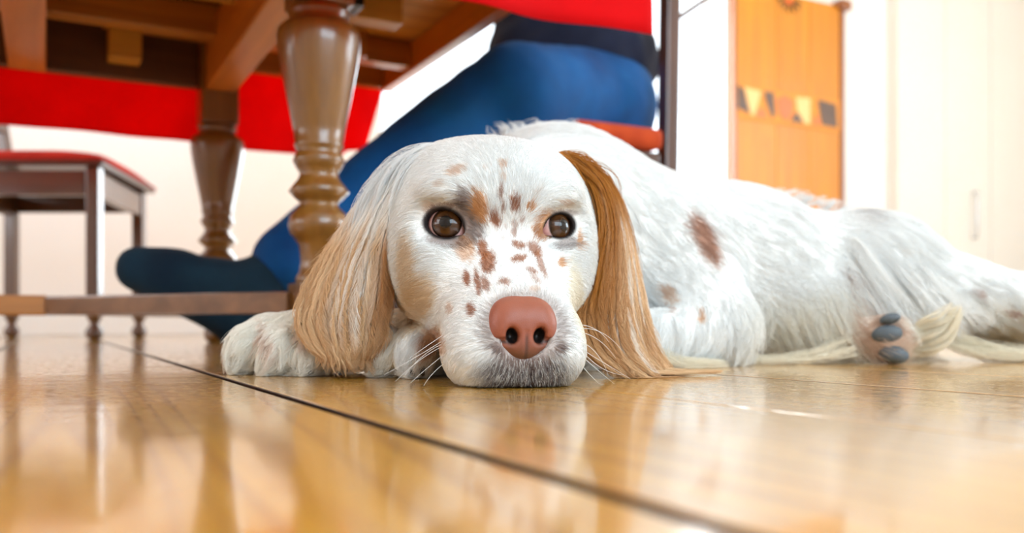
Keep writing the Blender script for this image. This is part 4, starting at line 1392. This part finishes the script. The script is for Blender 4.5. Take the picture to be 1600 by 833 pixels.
# long locks trailing over the boards from the right ear
n = 420
t = np.linspace(0, 1, 12)
s_ = rng.random(n)
trail = [[(930, 520, 0.648), (945, 560, 0.648), (985, 580, 0.652), (1040, 584, 0.66), (1085, 584, 0.672), (1128, 582, 0.685)],
         [(985, 500, 0.67), (1000, 545, 0.668), (1020, 570, 0.67), (1060, 578, 0.675), (1095, 580, 0.685), (1130, 580, 0.69)]]
u0 = 0.35 * rng.random((n, 1)); u1 = 0.65 + 0.35 * rng.random((n, 1))
tt = u0 + (u1 - u0) * t[None]
pp = poly(trail[0], tt) * (1 - s_)[:, None, None] + poly(trail[1], tt) * s_[:, None, None]
pp += rng.normal(0, 0.0008, (n, 1, 3)) * t[None, :, None]
pp[..., 2] = np.maximum(pp[..., 2], 0.0008 + 0.003 * rng.random((n, 1)))
strands('trailing_fur', pp, np.full(n, 0.00018), np.repeat(ET[None] * 0.95, n, 0) * (0.85 + 0.3 * rng.random((n, 1))), EARS[-1], 0.3, kind='stuff')



def locks(name, A, B, n, colr, rad=0.00017, u=(0.0, 0.72, 0.28, 0.5), spread=0.0022, parent=BODY, cl=0.55, per=30):
    """long hair streaming between two guide lines (px, py, depth)"""
    s1 = rng.random(n)
    nl = max(3, n // per)
    ctr = np.round(s1 * nl) / nl
    t1 = np.linspace(0, 1, 12)
    nl2 = nl * 3
    ci = (np.round(s1 * nl).astype(int) * 3 + rng.integers(0, 3, n)) % (nl2 + 3)
    cr = rng.random((nl2 + 3, 6))[ci]
    ss_ = s1[:, None] + (ctr + (cr[:, 5] - 0.5) * 0.10 - s1)[:, None] * cl * t1[None] ** 1.2 + (cr[:, 4] - 0.5)[:, None] * 0.22 * np.sin(t1[None] * 3.0)
    a1 = u[0] + (u[1] - u[0]) * np.clip(cr[:, :1] + rng.normal(0, 0.25, (n, 1)), 0, 1)
    a2 = np.minimum(a1 + u[2] + (u[3] - u[2]) * np.clip(cr[:, 1:2] + rng.normal(0, 0.12, (n, 1)), 0, 1), 1.0)
    q = a1 + (a2 - a1) * t1[None]
    p_ = poly(A, q) * (1 - ss_)[..., None] + poly(B, q) * ss_[..., None]
    p_ += rng.normal(0, spread, (n, 1, 3)) * (0.4 + 0.5 * t1[None, :, None])
    bow = np.sin(np.pi * t1)[None, :, None] * (cr[:, 2:5] - 0.5)[:, None, :] * np.array([0.010, 0.022, 0.012])
    p_ += bow
    cc = np.repeat(np.asarray(colr)[None], n, 0) * (0.84 + 0.12 * rng.random((n, 1)) + 0.1 * cr[:, 3:4])
    return strands(name, p_, rad * (0.7 + 0.6 * rng.random(n)), cc, parent, 0.25, kind='stuff')


CR2 = np.array(lin(250, 241, 220))
locks('feathering', [(1262, 372, 0.955), (1290, 430, 0.925), (1312, 490, 0.905), (1322, 540, 0.90)], [(1345, 372, 0.93), (1385, 430, 0.905), (1425, 480, 0.895), (1455, 520, 0.90)], 1500, np.array(lin(248, 248, 246)))
locks('feathering', [(1380, 400, 0.93), (1420, 450, 0.905), (1450, 490, 0.895), (1470, 540, 0.90)], [(1440, 400, 0.95), (1480, 445, 0.93), (1520, 480, 0.92), (1560, 505, 0.92)], 700, np.array(lin(248, 248, 246)))
locks('feathering', [(1428, 510, 0.885), (1450, 498, 0.88), (1470, 490, 0.878), (1486, 474, 0.876)], [(1420, 558, 0.885), (1452, 552, 0.88), (1482, 530, 0.878), (1508, 482, 0.876)], 800, CR2, u=(0, 0.3, 0.45, 0.95), spread=0.0009, cl=0.97, per=110)
locks('feathering', [(1470, 505, 0.95), (1520, 530, 0.94), (1570, 545, 0.93), (1640, 555, 0.92)], [(1465, 535, 0.93), (1510, 552, 0.92), (1560, 562, 0.91), (1640, 566, 0.905)], 900, CR2, cl=0.85, per=70)
locks('feathering', [(1330, 525, 0.885), (1270, 548, 0.88), (1200, 560, 0.875), (1110, 566, 0.87)], [(1340, 555, 0.872), (1270, 566, 0.87), (1190, 569, 0.868), (1080, 571, 0.866)], 260, CR2)
locks('feathering', [(1010, 505, 0.79), (1030, 540, 0.79), (1065, 560, 0.80), (1130, 566, 0.82)], [(1010, 545, 0.78), (1030, 560, 0.78), (1070, 572, 0.79), (1140, 574, 0.81)], 700, CR2)

# loose hair standing up on the neck and rump
locks('ruff', [(775, 214, 0.915), (772, 205, 0.915), (765, 196, 0.915), (752, 190, 0.915)], [(895, 216, 0.93), (896, 205, 0.93), (892, 196, 0.93), (880, 188, 0.93)], 420, WHITE * 1.02, 0.00017, (0.0, 0.35, 0.35, 0.65), 0.0012, cl=0.9, per=22)
locks('ruff', [(1190, 306, 1.06), (1200, 298, 1.06), (1212, 292, 1.06), (1226, 289, 1.06)], [(1420, 366, 1.06), (1428, 356, 1.06), (1438, 350, 1.06), (1452, 348, 1.06)], 700, WHITE * 1.02, 0.00019, (0.0, 0.35, 0.35, 0.65), 0.0012, cl=0.9, per=26)

# white hair sweeping from the crown over the ears
locks('ruff', [(700, 226, 0.655), (655, 250, 0.645), (626, 300, 0.636), (612, 380, 0.634)], [(668, 224, 0.672), (606, 268, 0.674), (562, 330, 0.668), (535, 420, 0.660)], 2600, WHITE * 0.97, 0.00016, (0.0, 0.4, 0.45, 0.8), 0.0008)
locks('ruff', [(862, 232, 0.668), (900, 262, 0.662), (926, 310, 0.658), (936, 350, 0.656)], [(872, 232, 0.70), (915, 250, 0.70), (950, 285, 0.70), (968, 320, 0.70)], 420, EG * 1.05, 0.00016, (0.1, 0.4, 0.5, 0.8), 0.0008)

# ---- whiskers
wl = []
for s, lst in ((-1, [((712, 520), (655, 555), (600, 586)), ((705, 535), (660, 560), (618, 596)), ((702, 548), (668, 575), (640, 600)), ((710, 556), (680, 580), (662, 603)), ((716, 508), (668, 540), (640, 560)), ((720, 530), (672, 548), (630, 590))]),
               (1, [((890, 508), (925, 512), (952, 535)), ((892, 518), (930, 528), (962, 560)), ((896, 530), (928, 548), (950, 585)), ((900, 540), (932, 560), (985, 592)), ((904, 552), (930, 575), (960, 600)), ((896, 516), (936, 518), (972, 548)), ((902, 562), (924, 588), (944, 606)), ((906, 545), (940, 575), (975, 586))])):
    for a, b_, c_ in lst:
        d0 = 0.566 if s < 0 else 0.585
        p0, p1, p2 = P(*a, d0), P(*b_, d0 - 0.006), P(*c_, d0 - 0.012)
        q = np.linspace(0, 1, 10)[:, None]
        wl.append((1 - q) ** 2 * p0 + 2 * q * (1 - q) * (2 * p1 - (p0 + p2) / 2) + q ** 2 * p2)
strands('whiskers', np.array(wl), np.full(len(wl), 0.00022), np.repeat(WHITE[None], len(wl), 0), DOG, 0.3, kind='stuff').location = (-0.05, -0.85, 0)

# ---- paw pads and claws
M_pad = plain('paw_pad', lin(84, 94, 102), 0.55, 0.15, 700, 0.3)
M_claw = plain('claw', lin(40, 34, 32), 0.35, 0.1, 300)
for (qx, qy, rx, rz, tilt) in ((1386, 522, 0.0142, 0.0088, -8), (1396, 553, 0.0142, 0.0086, 14), (1391, 498, 0.0098, 0.0052, -15)):
    c_ = P(qx, qy, 0.8655)
    bm = bmesh.new()
    bmesh.ops.create_uvsphere(bm, u_segments=28, v_segments=18, radius=1.0)
    bmesh.ops.transform(bm, matrix=Matrix.Translation(c_) @ Matrix.Rotation(math.radians(-22), 4, 'Z') @ Matrix.Rotation(math.radians(tilt), 4, 'Y') @ Matrix.Diagonal((rx, 0.0078, rz, 1)), verts=bm.verts[:])
    dlink('paw_pad', bm_mesh('paw_pad', bm, True), M_pad, label='grey paw pad of the hind foot')
for (qx, qy, d_) in ((428, 578, 0.678), (478, 580, 0.672), (640, 578, 0.640), (655, 577, 0.640)):
    p0 = P(qx, qy - 10, d_ + 0.012); p1 = P(qx + 6, qy, d_ - 0.004)
    p1[2] = 0.003
    bm = bmesh.new()
    add_tube(bm, [p0, (p0 + p1) / 2 + np.array([0, -0.002, 0.002]), p1], [0.0042, 0.0034, 0.0012], 10)
    dlink('claw', bm_mesh('claw', bm, True), M_claw)
# ================================================================== THE PERSON
PE = empty('person', (0.13, 1.98, 0), 0, label='seated person in blue trousers, navy sweater and dark socks, one leg stretched under the table', cat='person')
PEO = np.array([0.13, 1.98, 0])
HIPN, HIPF = np.array([0.185, 1.93, 0.505]), np.array([0.01, 2.05, 0.495])
KN, KF = np.array([0.008, 1.665, 0.466]), np.array([-0.050, 1.66, 0.440])
ANN, ANF = np.array([0.02, 1.70, 0.10]), np.array([-0.425, 1.47, 0.095])
TOEN, TOEF = np.array([-0.06, 1.54, 0.03]), np.array([-0.598, 1.44, 0.128])
HEF = np.array([-0.435, 1.465, 0.034])
PELV = (HIPN + HIPF) / 2
CHEST = PELV + np.array([0.05, 0.02, 0.40])
NECK = CHEST + np.array([-0.03, -0.03, 0.20])
HEADC = NECK + np.array([-0.04, -0.03, 0.15])
SHN, SHF = CHEST + np.array([0.15, -0.11, 0.12]), CHEST + np.array([-0.15, 0.13, 0.12])
ELN, ELF = SHN + np.array([-0.10, -0.08, -0.25]), SHF + np.array([-0.12, -0.04, -0.25])
HAN, HAF = np.array([-0.10, 1.62, 0.775]), np.array([-0.22, 1.92, 0.775])


def limbs(extra, leg=True, torso=True, foot=True, arms=True, head=True, legend=1.0):
    o = []
    if torso:
        o += [('+', Cap(PELV + np.array([0, 0, 0.06]), CHEST, 0.135 + extra, 0.15 + extra), 0.05), ('+', Cap(SHN, SHF, 0.062 + extra, 0.062 + extra), 0.05)]
    if leg:
        o += [('+', Cap(HIPN, HIPF, 0.105 + extra, 0.105 + extra), 0.04), ('+', Cap(HIPN, KN, 0.108 + extra, 0.082 + extra), 0.03), ('+', Cap(HIPF, KF, 0.090 + extra, 0.062 + extra), 0.008)]
        for k, a in ((KN, ANN), (KF, ANF)):
            e = k + (a - k) * legend
            o += [('+', Cap(k, e, 0.064 + extra, 0.064 + extra - 0.024 * legend), 0.02), ('+', Cap(k + (a - k) * 0.15, k + (a - k) * 0.5, 0.062 + extra, 0.056 + extra), 0.03)]
    if foot:
        for a, t_, h_ in ((ANN, TOEN, ANN + np.array([0.03, 0.03, -0.062])), (ANF, TOEF, HEF)):
            o += [('+', Ell(h_, (0.034 + extra,) * 3), 0.03), ('+', Cap(a, h_, 0.038 + extra, 0.033 + extra), 0.02), ('+', Cap(a + (t_ - a) * 0.1, a + (t_ - a) * 0.72, 0.038 + extra, 0.034 + extra), 0.02), ('+', Cap(h_ + (t_ - h_) * 0.1, h_ + (t_ - h_) * 0.75, 0.028 + extra, 0.032 + extra), 0.02), ('+', Cap(a + (t_ - a) * 0.72, t_, 0.033 + extra, 0.024 + extra), 0.02)]
    if arms:
        for s, e, h_ in ((SHN, ELN, HAN), (SHF, ELF, HAF)):
            o += [('+', Cap(s, e, 0.052 + extra, 0.042 + extra), 0.02), ('+', Cap(e, e + (h_ - e) * (0.9 if extra > 0 else 1.0), 0.042 + extra, 0.030 + extra), 0.02)]
    return o


def shape(name, ops, step, lo, hi, mt, relaxn=3, ripple=0.0, parent=None, floor_=True, **k):
    g = [axis_steps((lo[i], hi[i], step)) for i in range(3)]
    f_ = field(ops, *g)
    V, Q = surface_nets(f_, *g)
    V = relax(V, Q, relaxn, 0.5)
    if ripple:
        n_ = vnormals(V, Q)
        w = np.sin(V[:, 0] * 55 + 3 * np.sin(V[:, 2] * 23)) * np.sin(V[:, 2] * 48 + 2 * np.sin(V[:, 1] * 31 + V[:, 0] * 20))
        V = V + n_ * (w * ripple)[:, None]
    if floor_: V[:, 2] = np.maximum(V[:, 2], 0.002)
    o = link(name, np_mesh(name, V, Q), mt, PE, **k)
    o.location = -PEO
    return o


bops = limbs(0.0)
hd = unit((-0.8, -0.55, -0.15))
hs_ = unit(np.cross((0, 0, 1), hd))
bops += [('+', Cap(CHEST + np.array([-0.02, -0.02, 0.15]), HEADC + np.array([0.02, 0.01, -0.06]), 0.058, 0.054), 0.03),
         ('+', Ell(HEADC, (0.078, 0.096, 0.115), np.stack((hs_, hd, np.cross(hs_, hd)))), 0.03),
         ('+', Ell(HEADC + hd * 0.035 + np.array([0, 0, -0.055]), (0.058,) * 3), 0.03),
         ('+', Cap(HEADC + hd * 0.095 + np.array([0, 0, 0.01]), HEADC + hd * 0.112 + np.array([0, 0, -0.025]), 0.010, 0.014), 0.012)]
for s in (-1, 1):
    bops += [('+', Ell(HEADC + hs_ * 0.080 * s + np.array([0, 0, -0.01]), (0.014, 0.02, 0.03)), 0.008), ('-', Ell(HEADC + hd * 0.100 + hs_ * 0.034 * s + np.array([0, 0, 0.012]), (0.016, 0.012, 0.010)), 0.008)]
for hnd, el, sg in ((HAN, ELN, 1), (HAF, ELF, -1)):
    dd = unit((hnd - el) * np.array([1, 1, 0.0])); sd = unit(np.cross((0, 0, 1), dd))
    bops.append(('+', Ell(hnd + dd * 0.045, (0.043, 0.05, 0.016), np.stack((sd, dd, np.cross(sd, dd)))), 0.015))
    for q, L in zip((-0.030, -0.010, 0.010, 0.030), (0.060, 0.078, 0.082, 0.066)):
        r0 = hnd + dd * 0.085 + sd * q; r1 = r0 + dd * L * 0.5 + np.array([0, 0, 0.008]); r2 = r0 + dd * L + sd * q * 0.2 + np.array([0, 0, -0.012])
        bops += [('+', Cap(r0, r1, 0.0092, 0.0088), 0.004), ('+', Cap(r1, r2, 0.0088, 0.0075), 0.004)]
    r0 = hnd + dd * 0.02 + sd * -0.036 * sg
    bops += [('+', Cap(r0, r0 + dd * 0.03 - sd * 0.028 * sg, 0.013, 0.010), 0.006), ('+', Cap(r0 + dd * 0.03 - sd * 0.028 * sg, r0 + dd * 0.062 - sd * 0.030 * sg, 0.010, 0.008), 0.004)]
shape('body', bops, 0.0075, (-0.72, 1.28, -0.02), (0.50, 2.35, 1.50), M_skin, 2)
LO, HI = (-0.72, 1.28, -0.02), (0.50, 2.30, 1.0)
tops = limbs(0.014, True, False, False, False, False, 0.86)
tops += [('+', Cap(PELV, PELV + np.array([0, 0, 0.10]), 0.145, 0.150), 0.04)]
# flared, pushed-up hem of the stretched leg
hm = KF + (ANF - KF) * 0.86
tops += [('+', Cap(KF + (ANF - KF) * 0.55, hm + np.array([0.0, 0, 0.0]), 0.066, 0.058), 0.02)]
shape('trousers', tops, 0.009, LO, HI, M_jeans, 5, 0.0009)
wops = limbs(0.016, False, True, False, True)
wops += [('+', Ell(PELV + np.array([0.045, -0.01, 0.12]), (0.185, 0.165, 0.12)), 0.04)]
shape('sweater', wops, 0.011, LO, (0.50, 2.35, 1.25), M_sweater, 3, 0.004, None, False)
for a, t_, h_ in ((ANN, TOEN, ANN + np.array([0.03, 0.03, -0.062])), (ANF, TOEF, HEF)):
    k = KN if a is ANN else KF
    so = [('+', Ell(h_, (0.038,) * 3), 0.03), ('+', Cap(a, h_, 0.042, 0.037), 0.02), ('+', Cap(a + (t_ - a) * 0.05, a + (t_ - a) * 0.72, 0.043, 0.039), 0.02),
          ('+', Cap(h_ + (t_ - h_) * 0.1, h_ + (t_ - h_) * 0.75, 0.033, 0.037), 0.02), ('+', Cap(a + (t_ - a) * 0.72, t_, 0.040, 0.037), 0.02), ('+', Cap(a, a + (k - a) * 0.25, 0.044, 0.045), 0.02)]
    shape('sock', so, 0.006, np.minimum(a, t_) - 0.17, np.maximum(a, t_) + 0.2, M_sock, 2, 0.001)
hop = [('+', Ell(HEADC + np.array([0.02, 0.012, 0.022]), (0.090, 0.104, 0.112), np.stack((hs_, hd, np.cross(hs_, hd)))), 0.02), ('-', Ell(HEADC + hd * 0.10 + np.array([0, 0, -0.05]), (0.09, 0.09, 0.105)), 0.015)]
shape('hair', hop, 0.008, HEADC - 0.2, HEADC + 0.2, M_hairdark, 2, 0.002)
